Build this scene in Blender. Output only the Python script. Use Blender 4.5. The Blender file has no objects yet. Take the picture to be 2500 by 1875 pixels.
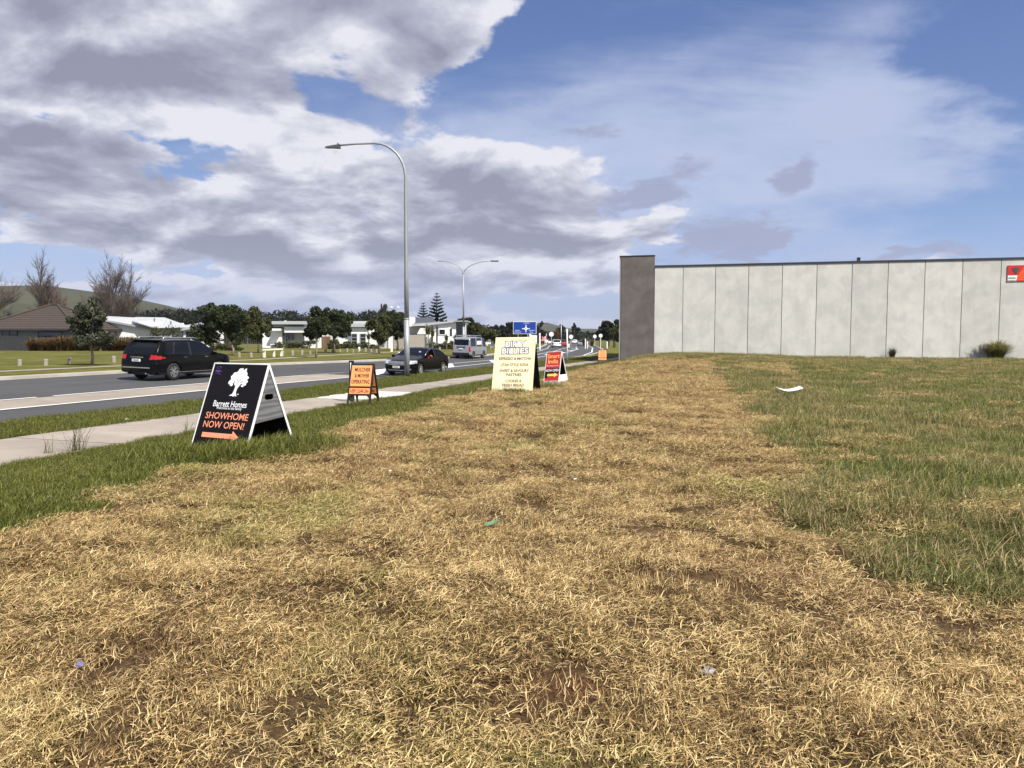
import bpy, bmesh, math, random
import numpy as np
from mathutils import Vector, Matrix
R = math.radians
scn = bpy.context.scene
col = scn.collection
rng = np.random.default_rng(7); random.seed(7)

# ------------------------------------------------------------------ camera, light, sky
F, HZ, EYE = 1850., 820., 2.12
PITCH = math.atan((937.5-HZ)/F)
SUN_EL, SUN_AZ = R(50), R(137)          # azimuth clockwise from +Y
cam = bpy.data.cameras.new('camera'); camo = bpy.data.objects.new('camera', cam); col.objects.link(camo)
cam.sensor_width = 36; cam.lens = F/2500*36; cam.clip_start = .05; cam.clip_end = 9000
camo.location = (0, 0, EYE); camo.rotation_euler = (R(90)-PITCH, 0, 0)
scn.camera = camo
sl = bpy.data.lights.new('sun', 'SUN'); slo = bpy.data.objects.new('sun', sl); col.objects.link(slo)
sl.energy = 4.4; sl.angle = R(.55); sl.color = (1, .95, .86)
sd = Vector((math.sin(SUN_AZ)*math.cos(SUN_EL), math.cos(SUN_AZ)*math.cos(SUN_EL), math.sin(SUN_EL)))
slo.rotation_euler = sd.to_track_quat('Z', 'Y').to_euler(); slo.location = (0, 0, 60)
scn.view_settings.view_transform = 'Standard'; scn.view_settings.look = 'None'
scn.view_settings.exposure = .78; scn.view_settings.gamma = 1; scn.view_settings.use_curve_mapping = False
scn.render.engine = 'CYCLES'
scn.cycles.max_bounces = 6; scn.cycles.transparent_max_bounces = 8; scn.cycles.volume_bounces = 0

class NT:
    """tiny helper for node expressions"""
    def __init__(s, nt): s.nt = nt
    def n(s, t, **k):
        o = s.nt.nodes.new(t)
        for a, b in k.items(): setattr(o, a, b)
        return o
    def put(s, sock, v):
        if isinstance(v, bpy.types.NodeSocket): s.nt.links.new(v, sock)
        elif v is not None:
            if sock.type == 'RGBA' and len(v) == 3: v = (*v, 1)
            sock.default_value = v
    def m(s, op, a, b=None, c=None, clamp=False):
        o = s.n('ShaderNodeMath', operation=op, use_clamp=clamp)
        s.put(o.inputs[0], a)
        if b is not None: s.put(o.inputs[1], b)
        if c is not None: s.put(o.inputs[2], c)
        return o.outputs[0]
    def vm(s, op, a, b=None, sc=None):
        o = s.n('ShaderNodeVectorMath', operation=op)
        s.put(o.inputs[0], a)
        if b is not None: s.put(o.inputs[1], b)
        if sc is not None: s.put(o.inputs['Scale'], sc)
        return o.outputs['Value'] if op in ('DOT_PRODUCT', 'LENGTH') else o.outputs[0]
    def noise(s, vec, scale, detail=4, rough=.5, dist=0, kind='FBM', out=0, dim='3D', w=0):
        o = s.n('ShaderNodeTexNoise'); o.noise_dimensions = dim
        o.noise_type = kind
        if vec is not None: s.put(o.inputs['Vector'], vec)
        o.inputs['Scale'].default_value = scale; o.inputs['Detail'].default_value = detail
        o.inputs['Roughness'].default_value = rough; o.inputs['Distortion'].default_value = dist
        return o.outputs[out]
    def ss(s, v, a, b, x=0., y=1.):
        o = s.n('ShaderNodeMapRange', interpolation_type='SMOOTHSTEP')
        s.put(o.inputs[0], v); s.put(o.inputs[1], a); s.put(o.inputs[2], b); o.inputs[3].default_value = x; o.inputs[4].default_value = y
        return o.outputs[0]
    def mix(s, f, a, b, kind='MIX'):
        o = s.n('ShaderNodeMix', data_type='RGBA', blend_type=kind)
        s.put(o.inputs[0], f); s.put(o.inputs[6], a); s.put(o.inputs[7], b)
        return o.outputs[2]
    def ramp(s, f, stops):
        o = s.n('ShaderNodeValToRGB'); e = o.color_ramp.elements
        while len(e) < len(stops): e.new(.5)
        for k, (p, c) in enumerate(stops): e[k].position = p; e[k].color = (*c, 1)
        s.put(o.inputs[0], f); return o.outputs[0]

def ray(U, V):
    x = (U-1250)/F; v = (937.5-V)/F
    y = math.cos(PITCH)+v*math.sin(PITCH); z = -math.sin(PITCH)+v*math.cos(PITCH)
    return x/y, z/y

def build_world():
    w = bpy.data.worlds.new('World'); scn.world = w; w.use_nodes = True
    nt = w.node_tree; nt.nodes.clear(); T = NT(nt)
    sky = T.n('ShaderNodeTexSky', sky_type='NISHITA', sun_disc=False)
    sky.sun_elevation = SUN_EL; sky.sun_rotation = SUN_AZ; sky.air_density = 1.1; sky.dust_density = .6; sky.ozone_density = 2.2
    tc = T.n('ShaderNodeTexCoord').outputs['Generated']
    d = T.vm('NORMALIZE', tc)
    sp = T.n('ShaderNodeSeparateXYZ'); T.put(sp.inputs[0], d); x, y, z = sp.outputs
    zz = T.m('MAXIMUM', z, 0.)
    az = T.m('ARCTAN2', x, y); el = T.m('ARCSINE', z)
    inv = T.m('DIVIDE', 1., T.m('ADD', zz, .27))
    cb = T.n('ShaderNodeCombineXYZ'); T.put(cb.inputs[0], T.m('MULTIPLY', x, inv)); T.put(cb.inputs[1], T.m('MULTIPLY', y, inv))
    P = cb.outputs[0]
    def blob(U, V, su, sv, amp, tilt=0.):
        a, c = ray(U, V); a0 = math.atan(a); e0 = math.atan(c/math.hypot(1, a))
        da = T.m('SUBTRACT', az, a0); de = T.m('SUBTRACT', el, e0)
        if tilt:
            t = R(tilt)
            p = T.m('ADD', T.m('MULTIPLY', da, math.cos(t)), T.m('MULTIPLY', de, math.sin(t)))
            q = T.m('SUBTRACT', T.m('MULTIPLY', de, math.cos(t)), T.m('MULTIPLY', da, math.sin(t)))
            da, de = p, q
        a2 = T.m('POWER', T.m('ABSOLUTE', T.m('MULTIPLY', da, F/su)), 2.); b2 = T.m('POWER', T.m('ABSOLUTE', T.m('MULTIPLY', de, F/sv)), 2.)
        return T.m('MULTIPLY', T.m('EXPONENT', T.m('MULTIPLY', T.m('ADD', a2, b2), -1.)), amp)
    def add(*v):
        r = v[0]
        for k in v[1:]: r = T.m('ADD', r, k)
        return r
    # warp the direction so that soft masses get ragged outlines
    wn = T.noise(P, 2.1, 6, .58, 0, out=1)
    az_s, el_s = az, el
    wv = T.n('ShaderNodeSeparateColor'); T.put(wv.inputs[0], wn)
    az = T.m('ADD', az, T.m('MULTIPLY', T.m('SUBTRACT', wv.outputs[0], .5), .34))
    el = T.m('ADD', el, T.m('MULTIPLY', T.m('SUBTRACT', wv.outputs[1], .5), .16))
    # cumulus cover
    P2 = T.vm('ADD', P, (3.7, 1.3, 0.))
    n1 = T.noise(P2, 1.9, 9, .56, .25)
    sunoff = T.vm('ADD', P2, (.10, -.12, 0.))
    n1b = T.noise(sunoff, 1.9, 5, .56, .25)
    bias = add(blob(650, 160, 620, 260, .30), blob(1080, 60, 260, 190, .20), blob(150, 420, 420, 230, .18), blob(1020, 470, 330, 170, .26),
               blob(560, 620, 700, 150, .26), blob(120, 120, 300, 200, .12), blob(1250, 640, 900, 90, .10), blob(1420, 600, 260, 80, .20), blob(1180, 470, 160, 60, .14),
               blob(1350, 800, 1600, 50, .10),
               blob(370, 285, 230, 60, -.46), blob(60, 235, 110, 40, -.32), blob(530, 420, 110, 60, -.26), blob(700, 510, 160, 40, -.16), blob(1000, 545, 260, 26, -.14), blob(160, 690, 330, 55, -.34), blob(1900, 150, 850, 240, -.36), blob(560, 715, 160, 16, -.16),
               blob(2300, 480, 500, 180, -.28), blob(1330, 480, 90, 60, -.16), blob(1450, 170, 260, 170, -.22), blob(1700, 740, 500, 50, -.05))
    cover = T.m('ADD', T.m('MULTIPLY_ADD', T.m('SUBTRACT', n1, .5), 1.5, .49), T.m('MULTIPLY', bias, .82))
    fine = T.noise(P2, 5.5, 9, .60, .25)
    billow = T.noise(P2, 3.2, 9, .55, .35)
    up = T.vm('SCALE', P, sc=.95); up2 = T.vm('ADD', up, (3.7, 1.3, 0.)); up2 = T.vm('ADD', up2, (.03, -.03, 0.))
    billow_up = T.noise(up2, 3.2, 7, .55, .35); n1_up = T.noise(up2, 1.9, 7, .56, .25)
    edge = T.m('ADD', cover, T.m('ADD', T.m('MULTIPLY', T.m('SUBTRACT', billow, .5), .22), T.m('MULTIPLY', T.m('SUBTRACT', fine, .5), .14)))
    dens = T.ss(edge, .50, .585)
    relief = T.m('ADD', T.m('MULTIPLY', T.m('SUBTRACT', billow_up, billow), 3.6), T.m('MULTIPLY', T.m('SUBTRACT', n1_up, n1), 3.0))
    core = T.ss(edge, .52, .86, 0, .62)
    thick = T.m('ADD', T.m('ADD', core, T.m('MULTIPLY', relief, .9)), T.m('ADD', .12, T.m('MULTIPLY', T.m('SUBTRACT', fine, .5), .35)), clamp=True)
    ccol = T.ramp(thick, [(0, (7.2, 7.2, 7.8)), (.22, (5.6, 5.7, 6.5)), (.55, (3.9, 4.0, 4.9)), (1, (2.5, 2.6, 3.4))])
    # thin high cloud
    P3 = T.n('ShaderNodeMapping'); P3.inputs['Rotation'].default_value = (0, 0, R(-35)); P3.inputs['Scale'].default_value = (.8, 1.5, 1)
    T.put(P3.inputs[0], P)
    c1 = T.noise(P3.outputs[0], .9, 9, .6, .6)
    cb2 = add(blob(1750, 330, 620, 120, .30, 8), blob(1350, 560, 700, 120, .22), blob(1500, 210, 420, 60, .10, 20), blob(2180, 130, 130, 200, .16), blob(2420, 120, 90, 260, -.35),
              blob(1500, 60, 420, 70, -.02), blob(2300, 500, 400, 60, -.10, 10), blob(1900, 450, 600, 60, .12, 6), blob(1300, 700, 400, 90, .16), blob(2000, 600, 400, 60, .06))
    cir = T.m('MULTIPLY', T.ss(T.m('ADD', T.m('ADD', c1, T.m('MULTIPLY', T.m('SUBTRACT', T.noise(P3.outputs[0], 3.6, 8, .65, .8), .5), .30)), cb2), .38, .86), .88)
    ccir = (4.5, 5.1, 6.9)
    n4 = T.noise(T.vm('ADD', P, (7.1, 2.2, 0.)), 5.0, 7, .6, .4)
    small = add(blob(1990, 395, 80, 50, .52, 35), blob(1760, 600, 120, 60, .44, 20), blob(1860, 590, 60, 40, .40, 40), blob(2190, 612, 60, 20, .42), blob(2330, 618, 70, 24, .36), blob(1560, 450, 210, 34, .48, 12), blob(1420, 360, 70, 30, .30, 20), blob(1690, 540, 60, 30, .28))
    sd4 = T.m('MULTIPLY', T.ss(T.m('ADD', n4, small), .66, .92), .85)
    # horizon: pale violet-blue air
    base = T.mix(.55, sky.outputs[0], T.ramp(T.m('MULTIPLY', zz, 1.6), [(0, (3.6, 4.7, 7.4)), (.14, (1.9, 3.2, 7.4)), (.38, (.75, 1.45, 4.5)), (1, (.35, .7, 2.7))]))
    hzn = T.ss(z, .005, .13, 1, 0)
    c = T.mix(cir, base, (*ccir, 1))
    c = T.mix(T.m('MULTIPLY', dens, .97), c, ccol)
    c = T.mix(sd4, c, (3.0, 3.25, 4.7, 1))
    c = T.mix(T.m('MULTIPLY', hzn, .55), c, (3.1, 3.7, 5.8, 1))
    bg = T.n('ShaderNodeBackground'); T.put(bg.inputs[0], c); bg.inputs[1].default_value = .068
    out = T.n('ShaderNodeOutputWorld'); nt.links.new(bg.outputs[0], out.inputs[0])
build_world()

# ------------------------------------------------------------------ terrain model
def sm(x, a, b):
    t = np.clip((np.asarray(x, float)-a)/(b-a), 0, 1); return t*t*(3-2*t)
P0 = (-12.1, 18.); DD = (.326, .945); NN = (-.945, .326)
def pq(x, y):
    a, b = np.asarray(x, float)-P0[0], np.asarray(y, float)-P0[1]
    return a*DD[0]+b*DD[1], a*NN[0]+b*NN[1]
def wxy(p, q): return P0[0]+p*DD[0]+q*NN[0], P0[1]+p*DD[1]+q*NN[1]
def H(x, y):
    p, q = pq(x, y); x = np.asarray(x, float); y = np.asarray(y, float)
    z = .027*np.clip(q, 0, 14.5)*(1-sm(p, 60, 120))
    z = z+.12*sm(q, 15, 45)*(1-sm(p, 90, 160))
    z = z-.006*np.clip(y-115, 0, 120)
    z = z+.42*sm(-q, 5.9, 11.)
    z = z+.40*np.exp(-((x-11.5)/6.5)**2-((y-47)/11)**2)*sm(-q, 5.5, 10)
    return z
def hit(U, V, o=.1):
    a, c = ray(U, V); Y = 2.
    while Y < 1500:
        if EYE+c*Y < float(H(a*Y, Y))+o: break
        Y *= 1.0015
    return a*Y, Y
def atY(U, V, Y):
    a, c = ray(U, V); return Vector((a*Y, Y, EYE+c*Y))
def itp(t, pts):
    return np.interp(t, [a for a, b in pts], [b for a, b in pts])
NEAR = [(-90, .1), (8, -.1), (20, .1), (30, .45), (45, .5), (55, .7), (66, 1.3), (80, 3.2), (99, 7.0), (130, 14.4), (165, 22.8), (198, 31), (240, 41), (330, 64)]
FAR = [(-90, 12.2), (24, 12.2), (33, 10.6), (38, 9.7), (45, 8.7), (54, 8.4), (66, 9.6), (80, 12.4), (95, 16.2), (130, 26), (172, 38), (240, 57), (330, 84)]
MEDN = [(-90, 2.8), (12, 2.75), (20, 2.4), (31, 2.5), (41, 2.8), (54, 3.5), (66, 4.7), (80, 6.9), (100, 11), (129, 18.6), (150, 24)]
MEDF = [(-90, 5.1), (17, 5.05), (24, 4.65), (40, 4.5), (47, 4.6), (60, 5.6), (77, 8.3), (90, 11.2), (120, 18.5), (150, 24.6)]
PN = [(-90, -6.1), (-4, -5.95), (5, -5.6), (12, -5.35), (20, -5.1), (32, -5.0), (60, -5.1), (90, -3)]
PF = [(-90, -3.2), (30, -3.1), (60, -3.4), (90, -1)]
VN1 = np.array([(13.3, 0), (0, 0)])
def bumps(x, y):
    """hand-made lumps, ruts and windrows of the mown lot"""
    r = np.zeros_like(np.asarray(x, float))
    rr = np.random.default_rng(3)
    for k in range(46):
        a = rr.uniform(0, math.tau); f = 10**rr.uniform(-.2, .95); ph = rr.uniform(0, math.tau)
        r = r+np.sin((np.cos(a)*x+np.sin(a)*y)*f+ph)/f**.75*.010
    k = np.clip(1-(np.hypot(x, y)-14)/8, 0, 1)
    for j in range(26):
        a = rr.uniform(0, math.tau); f = rr.uniform(9, 21); r = r+k*np.sin((np.cos(a)*x+np.sin(a)*y)*f+rr.uniform(0, 6)+1.5*np.sin(x*2.1+y*1.3))*.0042
    return r
def zones(x, y):
    p, q = pq(x, y)
    wob = .22*np.sin(x*1.7+y*.9)+.15*np.sin(x*3.1-y*2.3)+.12*np.sin(y*5.1+x*1.3)
    ql = itp(p, [(-60, -12.5), (-8.7, -11.3), (-4, -10.8), (9.6, -8.9), (17.7, -8.5), (36, -7.2), (50, -6.2)])
    xr = itp(y, [(-5, 14), (3.6, 14), (3.95, 3.2), (4.8, 2.45), (5.8, 2.4), (9.2, 3.55), (14.5, 4.8), (33, 9.0), (40, 10.3), (44, 13.5), (50, 15)])
    mown = (q < ql+wob) & (x < xr+wob*.8) & (y < 42+wob*3)
    poly = MOWN2
    ins = np.zeros_like(mown)
    for k in range(len(poly)):
        (x0, y0), (x1, y1) = poly[k], poly[(k+1) % len(poly)]
        c = ((y0 > y) != (y1 > y)) & (x < (x1-x0)*(y-y0)/((y1-y0) or 1e-9)+x0)
        ins = ins ^ c
    mown = mown | ins
    verge = (q >= ql+wob) & (q < 0)
    return mown, verge, ql
MOWN2 = [hit(*a) for a in ((1782, 887), (1925, 891), (1968, 929), (1880, 914), (1790, 897))]

# ------------------------------------------------------------------ object helpers
def tag(o, label=None, cat=None, group=None, kind=None):
    for k, v in (('label', label), ('category', cat), ('group', group), ('kind', kind)):
        if v: o[k] = v
    return o
def empty(name, loc, rz=0, label=None, cat=None, group=None):
    o = bpy.data.objects.new(name, None); col.objects.link(o); o.empty_display_size = .2
    o.location = loc; o.rotation_euler = (0, 0, rz)
    return tag(o, label, cat, group)
def link(name, me, mat=None, parent=None, loc=None, rot=None, scale=None, smooth=False):
    o = bpy.data.objects.new(name, me); col.objects.link(o)
    if mat is not None and not me.materials: me.materials.append(mat)
    if parent: o.parent = parent
    if loc is not None: o.location = loc
    if rot is not None: o.rotation_euler = rot
    if scale is not None: o.scale = scale
    if smooth: me.polygons.foreach_set('use_smooth', [True]*len(me.polygons))
    return o
class MB:
    def __init__(s): s.v = []; s.f = []
    def add(s, vs, fs):
        n = len(s.v); s.v += [tuple(v) for v in vs]; s.f += [tuple(n+i for i in f) for f in fs]; return s
    def box(s, a, b, M=None):
        x0, y0, z0 = a; x1, y1, z1 = b
        vs = [(x0, y0, z0), (x1, y0, z0), (x1, y1, z0), (x0, y1, z0), (x0, y0, z1), (x1, y0, z1), (x1, y1, z1), (x0, y1, z1)]
        if M: vs = [M @ Vector(v) for v in vs]
        return s.add(vs, [(0, 3, 2, 1), (4, 5, 6, 7), (0, 1, 5, 4), (1, 2, 6, 5), (2, 3, 7, 6), (3, 0, 4, 7)])
    def prism(s, pts, M):
        """pts polygon in xz, extruded along y by M callable -> (y0,y1)"""
        y0, y1 = M; n = len(pts)
        vs = [(x, y0, z) for x, z in pts]+[(x, y1, z) for x, z in pts]
        return s.add(vs, [tuple(range(n)), tuple(range(2*n-1, n-1, -1))]+[((i+1) % n, i, n+i, n+(i+1) % n) for i in range(n)])
    def tube(s, pts, rad, k=8, cap=True):
        pts = [Vector(p) for p in pts]; rings = []
        if not isinstance(rad, (list, tuple)): rad = [rad]*len(pts)
        base = len(s.v); up = Vector((0, 0, 1))
        for i, p in enumerate(pts):
            t = (pts[min(i+1, len(pts)-1)]-pts[max(i-1, 0)]).normalized()
            a = t.cross(up if abs(t.z) < .95 else Vector((1, 0, 0))).normalized(); b = t.cross(a)
            for j in range(k):
                an = math.tau*j/k; s.v.append(tuple(p+(a*math.cos(an)+b*math.sin(an))*rad[i]))
        for i in range(len(pts)-1):
            for j in range(k):
                o = base+i*k; s.f.append((o+j, o+(j+1) % k, o+k+(j+1) % k, o+k+j))
        if cap:
            s.f.append(tuple(base+j for j in range(k))); o = base+(len(pts)-1)*k; s.f.append(tuple(o+j for j in reversed(range(k))))
        return s
    def mesh(s, name='mesh'):
        me = bpy.data.meshes.new(name); me.from_pydata(s.v, [], s.f); me.update()
        bm = bmesh.new(); bm.from_mesh(me); bmesh.ops.recalc_face_normals(bm, faces=bm.faces); bm.to_mesh(me); bm.free()
        return me
    def build(s, name, mat, parent=None, smooth=False, **k):
        return link(name, s.mesh(name), mat, parent, smooth=smooth, **k)
def bbox(name, a, b, mat, parent=None, bev=0., **k):
    me = MB().box(a, b).mesh(name)
    if bev:
        bm = bmesh.new(); bm.from_mesh(me); bmesh.ops.bevel(bm, geom=bm.edges[:], offset=bev, segments=2, affect='EDGES'); bm.to_mesh(me); bm.free()
    return link(name, me, mat, parent, **k)
def children(o): return [c for c in bpy.data.objects if c.parent is o]
def copy_tree(o, parent=None):
    c = o.copy(); col.objects.link(c)
    if parent: c.parent = parent
    for ch in children(o): copy_tree(ch, c)
    return c
def npmesh(name, V, Fq, mat=None, rnd=None):
    me = bpy.data.meshes.new(name); k = Fq.shape[1]
    me.vertices.add(len(V)); me.vertices.foreach_set('co', np.asarray(V, np.float32).ravel())
    me.loops.add(Fq.size); me.loops.foreach_set('vertex_index', np.asarray(Fq, np.int32).ravel())
    me.polygons.add(len(Fq)); me.polygons.foreach_set('loop_start', np.arange(0, Fq.size, k, dtype=np.int32))
    me.update(calc_edges=True); me.validate()
    if rnd is not None:
        a = me.attributes.new('rnd', 'FLOAT', 'FACE'); a.data.foreach_set('value', np.asarray(rnd, np.float32))
    if mat: me.materials.append(mat)
    return me

# ------------------------------------------------------------------ materials
def material(name, build):
    m = bpy.data.materials.new(name); m.use_nodes = True; nt = m.node_tree; b = nt.nodes['Principled BSDF']; T = NT(nt)
    build(T, b); return m
def plain(name, c, rough=.6, metal=0., coat=0., var=.12, scale=6., bump=0., spec=.5):
    def f(T, b):
        g = T.n('ShaderNodeNewGeometry').outputs['Position']
        n = T.noise(g, scale, 5, .6)
        k = T.m('ADD', T.m('MULTIPLY', T.m('SUBTRACT', n, .5), 2*var), 1.)
        T.put(b.inputs['Base Color'], T.vm('SCALE', c, sc=k))
        b.inputs['Roughness'].default_value = rough; b.inputs['Metallic'].default_value = metal
        b.inputs['Coat Weight'].default_value = coat; b.inputs['Specular IOR Level'].default_value = spec
        b.inputs['Coat Roughness'].default_value = .04
        if bump:
            bp = T.n('ShaderNodeBump'); bp.inputs['Strength'].default_value = bump; bp.inputs['Distance'].default_value = .01
            T.put(bp.inputs['Height'], T.noise(g, scale*6, 4, .6)); T.put(b.inputs['Normal'], bp.outputs[0])
    return material(name, f)
M = {}
M['asphalt'] = None
def asphalt(T, b):
    g = T.n('ShaderNodeNewGeometry').outputs['Position']
    sp = T.n('ShaderNodeMapping'); sp.inputs['Rotation'].default_value = (0, 0, R(19)); T.put(sp.inputs[0], g)
    st = T.n('ShaderNodeMapping'); st.inputs['Scale'].default_value = (1.6, .05, 1); T.put(st.inputs[0], sp.outputs[0])
    streak = T.noise(st.outputs[0], 1.2, 4, .55)
    fine = T.noise(g, 60, 3, .7); big = T.noise(g, .35, 4, .6)
    v = T.m('ADD', T.m('ADD', T.m('MULTIPLY', streak, .055), T.m('MULTIPLY', fine, .035)), T.m('MULTIPLY', big, .03))
    c = T.n('ShaderNodeCombineXYZ')
    for i, k in enumerate((1.0, .99, .99)): T.put(c.inputs[i], T.m('MULTIPLY', v, k))
    T.put(b.inputs['Base Color'], c.outputs[0]); b.inputs['Roughness'].default_value = .85
    bp = T.n('ShaderNodeBump'); bp.inputs['Strength'].default_value = .5; bp.inputs['Distance'].default_value = .008; T.put(bp.inputs['Height'], fine); T.put(b.inputs['Normal'], bp.outputs[0])
M['asphalt'] = material('asphalt', asphalt)
def concrete(c, dark, name, sc=1.):
    def f(T, b):
        g = T.n('ShaderNodeNewGeometry').outputs['Position']
        oi = T.n('ShaderNodeObjectInfo').outputs['Random']
        off = T.vm('ADD', g, T.vm('SCALE', (31., 17., 9.), sc=oi))
        a = T.noise(off, .9*sc, 7, .62, .4); s_ = T.noise(off, 3.2*sc, 7, .7, .2); f_ = T.noise(g, 40, 3, .6)
        st = T.n('ShaderNodeMapping'); st.inputs['Scale'].default_value = (2.2, 2.2, .22); T.put(st.inputs[0], off)
        run = T.noise(st.outputs[0], 1.4*sc, 6, .6)
        m1 = T.m('ADD', T.m('MULTIPLY', a, .8), T.m('MULTIPLY', run, .2))
        k = T.ss(m1, .33, .68)
        cc = T.mix(k, dark, c)
        cc = T.mix(T.m('MULTIPLY', T.ss(s_, .60, .74), .30), cc, tuple(x*.72 for x in c))
        cc = T.mix(T.m('MULTIPLY', T.ss(s_, .42, .30), .25), cc, tuple(min(1, x*1.15) for x in c))
        br = T.m('ADD', .95, T.m('MULTIPLY', T.m('SUBTRACT', oi, .5), .13))
        T.put(b.inputs['Base Color'], T.vm('SCALE', T.vm('SCALE', cc, sc=br), sc=T.m('ADD', .93, T.m('MULTIPLY', f_, .14))))
        b.inputs['Roughness'].default_value = .88; b.inputs['Specular IOR Level'].default_value = .25
        bp = T.n('ShaderNodeBump'); bp.inputs['Strength'].default_value = .25; bp.inputs['Distance'].default_value = .01; T.put(bp.inputs['Height'], s_); T.put(b.inputs['Normal'], bp.outputs[0])
    return material(name, f)
M['tilt'] = concrete((.70, .685, .63), (.56, .55, .515), 'tilt_panel_concrete')
M['tilt_dark'] = concrete((.185, .162, .150), (.125, .108, .099), 'dark_stained_concrete')
M['path'] = concrete((.37, .32, .268), (.27, .232, .195), 'footpath_concrete', .7)
M['path_new'] = concrete((.66, .62, .54), (.56, .52, .45), 'new_concrete', .7)
M['median'] = concrete((.36, .315, .26), (.28, .24, .195), 'median_concrete', .8)
M['kerb'] = concrete((.52, .48, .42), (.40, .37, .32), 'kerb_concrete')
M['paint'] = plain('road_paint', (.78, .78, .76), .6, var=.15, scale=9)
M['galv'] = plain('galvanised_steel', (.32, .33, .335), .5, .35, var=.18, scale=3)
M['grey_metal'] = plain('grey_metal', (.22, .23, .24), .45, .6)
M['black'] = plain('black_board', (.009, .008, .010), .7, var=.3, scale=20, spec=.12)
M['black_plastic'] = plain('black_plastic', (.013, .013, .014), .5)
M['maroon_frame'] = plain('black_sign_frame', (.022, .012, .012), .45)
M['white'] = plain('white_paint', (.80, .80, .78), .5, var=.05)
M['house_white'] = plain('white_render', (.80, .80, .78), .7, var=.05, scale=1.5)
M['house_grey'] = plain('grey_render', (.45, .45, .46), .7, var=.06, scale=1.5)  # plain grey walls; also the shade tone of the recess and under-eave walls
M['weatherboard'] = plain('grey_cladding', (.20, .215, .22), .7, var=.08)
M['roof_white'] = plain('pale_metal_roof', (.46, .47, .48), .5, .1, var=.05, scale=.8)
M['fascia'] = plain('dark_fascia', (.04, .04, .045), .5)
M['slate'] = plain('slate_roof', (.06, .068, .08), .6)
M['dark_glass'] = plain('window_glass', (.018, .022, .026), .08, coat=.4, spec=.8)
M['frame_grey'] = plain('window_frame', (.30, .31, .32), .5)
M['orange'] = plain('orange_panel', (.95, .36, .12), .4, var=.05)
M['orange_print'] = plain('orange_print', (.95, .33, .18), .45, var=.05)
M['white_print'] = plain('white_print', (.86, .86, .86), .45, var=.02)
M['purple'] = plain('purple_pen', (.13, .07, .30), .6)
M['black_print'] = plain('black_print', (.02, .012, .012), .5)
M['cream'] = plain('cream_board', (.86, .80, .50), .5, var=.03)
M['brown_print'] = plain('brown_print', (.13, .05, .015), .6)
M['red_board'] = plain('red_board', (.50, .022, .022), .4, var=.06)
M['yellow'] = plain('yellow_print', (.90, .62, .10), .45)
M['orange_text'] = plain('orange_text', (.95, .42, .14), .45)
M['blue_sign'] = plain('blue_sign_face', (.008, .055, .34), .35, var=.04)
M['brown_wood'] = plain('brown_timber', (.16, .085, .05), .8, var=.3, scale=3)
M['grey_wood'] = plain('weathered_timber', (.30, .27, .225), .85, var=.3, scale=7)
M['charcoal'] = plain('charcoal_fence', (.028, .03, .032), .7, var=.25, scale=4)
M['cream_wood'] = plain('cream_painted_timber', (.80, .76, .58), .6, var=.06)
M['bark'] = plain('bark', (.13, .105, .085), .9, var=.4, scale=9, bump=.4)
M['pale_bark'] = plain('pale_bark', (.26, .22, .18), .9, var=.35, scale=9)
M['twig'] = plain('bare_twigs', (.095, .072, .062), .9, var=.3, scale=2)
M['twig2'] = plain('budding_twigs', (.10, .06, .04), .9, var=.3, scale=2)
M['tyre'] = plain('tyre_rubber', (.012, .012, .012), .75)
M['alloy'] = plain('alloy_rim', (.42, .43, .44), .28, .8)
M['alloy_bright'] = plain('bright_alloy', (.72, .72, .73), .22, .8)
M['chrome'] = plain('chrome', (.75, .75, .75), .15, 1.)
M['car_black'] = plain('black_car_paint', (.002, .002, .0025), .2, coat=.0, var=.02, spec=.22)
M['car_dark'] = plain('dark_blue_black_paint', (.003, .0027, .004), .22, coat=.0, var=.02, spec=.16)
M['car_silver'] = plain('silver_car_paint', (.40, .41, .42), .3, .55, coat=.6, var=.03)
M['car_side'] = plain('grey_car_paint', (.16, .165, .17), .3, .4, coat=.6, var=.03)
M['car_white'] = plain('white_car_paint', (.74, .75, .76), .3, coat=.7, var=.02)
M['car_red'] = plain('red_car_paint', (.30, .02, .03), .3, coat=.7, var=.02)
M['car_pink'] = plain('faded_red_paint', (.70, .28, .30), .5, coat=.2)
M['car_glass'] = plain('car_glass', (.005, .006, .008), .05, spec=.3, var=.02)
M['sun_glass'] = plain('clear_car_glass', (.12, .16, .14), .06, coat=.5, var=.8, scale=5)
M['lamp_red'] = plain('red_lamp_lens', (.38, .008, .008), .15, coat=.4)
M['lamp_clear'] = plain('clear_lamp_lens', (.62, .64, .66), .12, .4, coat=1)
M['interior'] = plain('car_interior', (.02, .02, .022), .8)
M['skin'] = plain('skin', (.52, .30, .21), .55, var=.05)
M['red_shirt'] = plain('red_shirt', (.55, .02, .03), .8, var=.1)
M['hair'] = plain('dark_hair', (.03, .02, .015), .7)
M['litter_white'] = plain('white_card', (.80, .82, .86), .6, var=.04)
M['litter_grey'] = plain('clear_plastic', (.24, .23, .21), .45, coat=.1, var=.5, scale=30)
M['litter_blue'] = plain('blue_wrapper', (.16, .16, .30), .4)
M['litter_tan'] = plain('brown_litter', (.35, .22, .13), .8)
M['litter_green'] = plain('green_foil', (.12, .22, .12), .5)
M['cobble'] = plain('red_kerbing', (.30, .10, .08), .8)
M['flag'] = plain('flag_cloth', (.30, .28, .55), .7)
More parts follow.
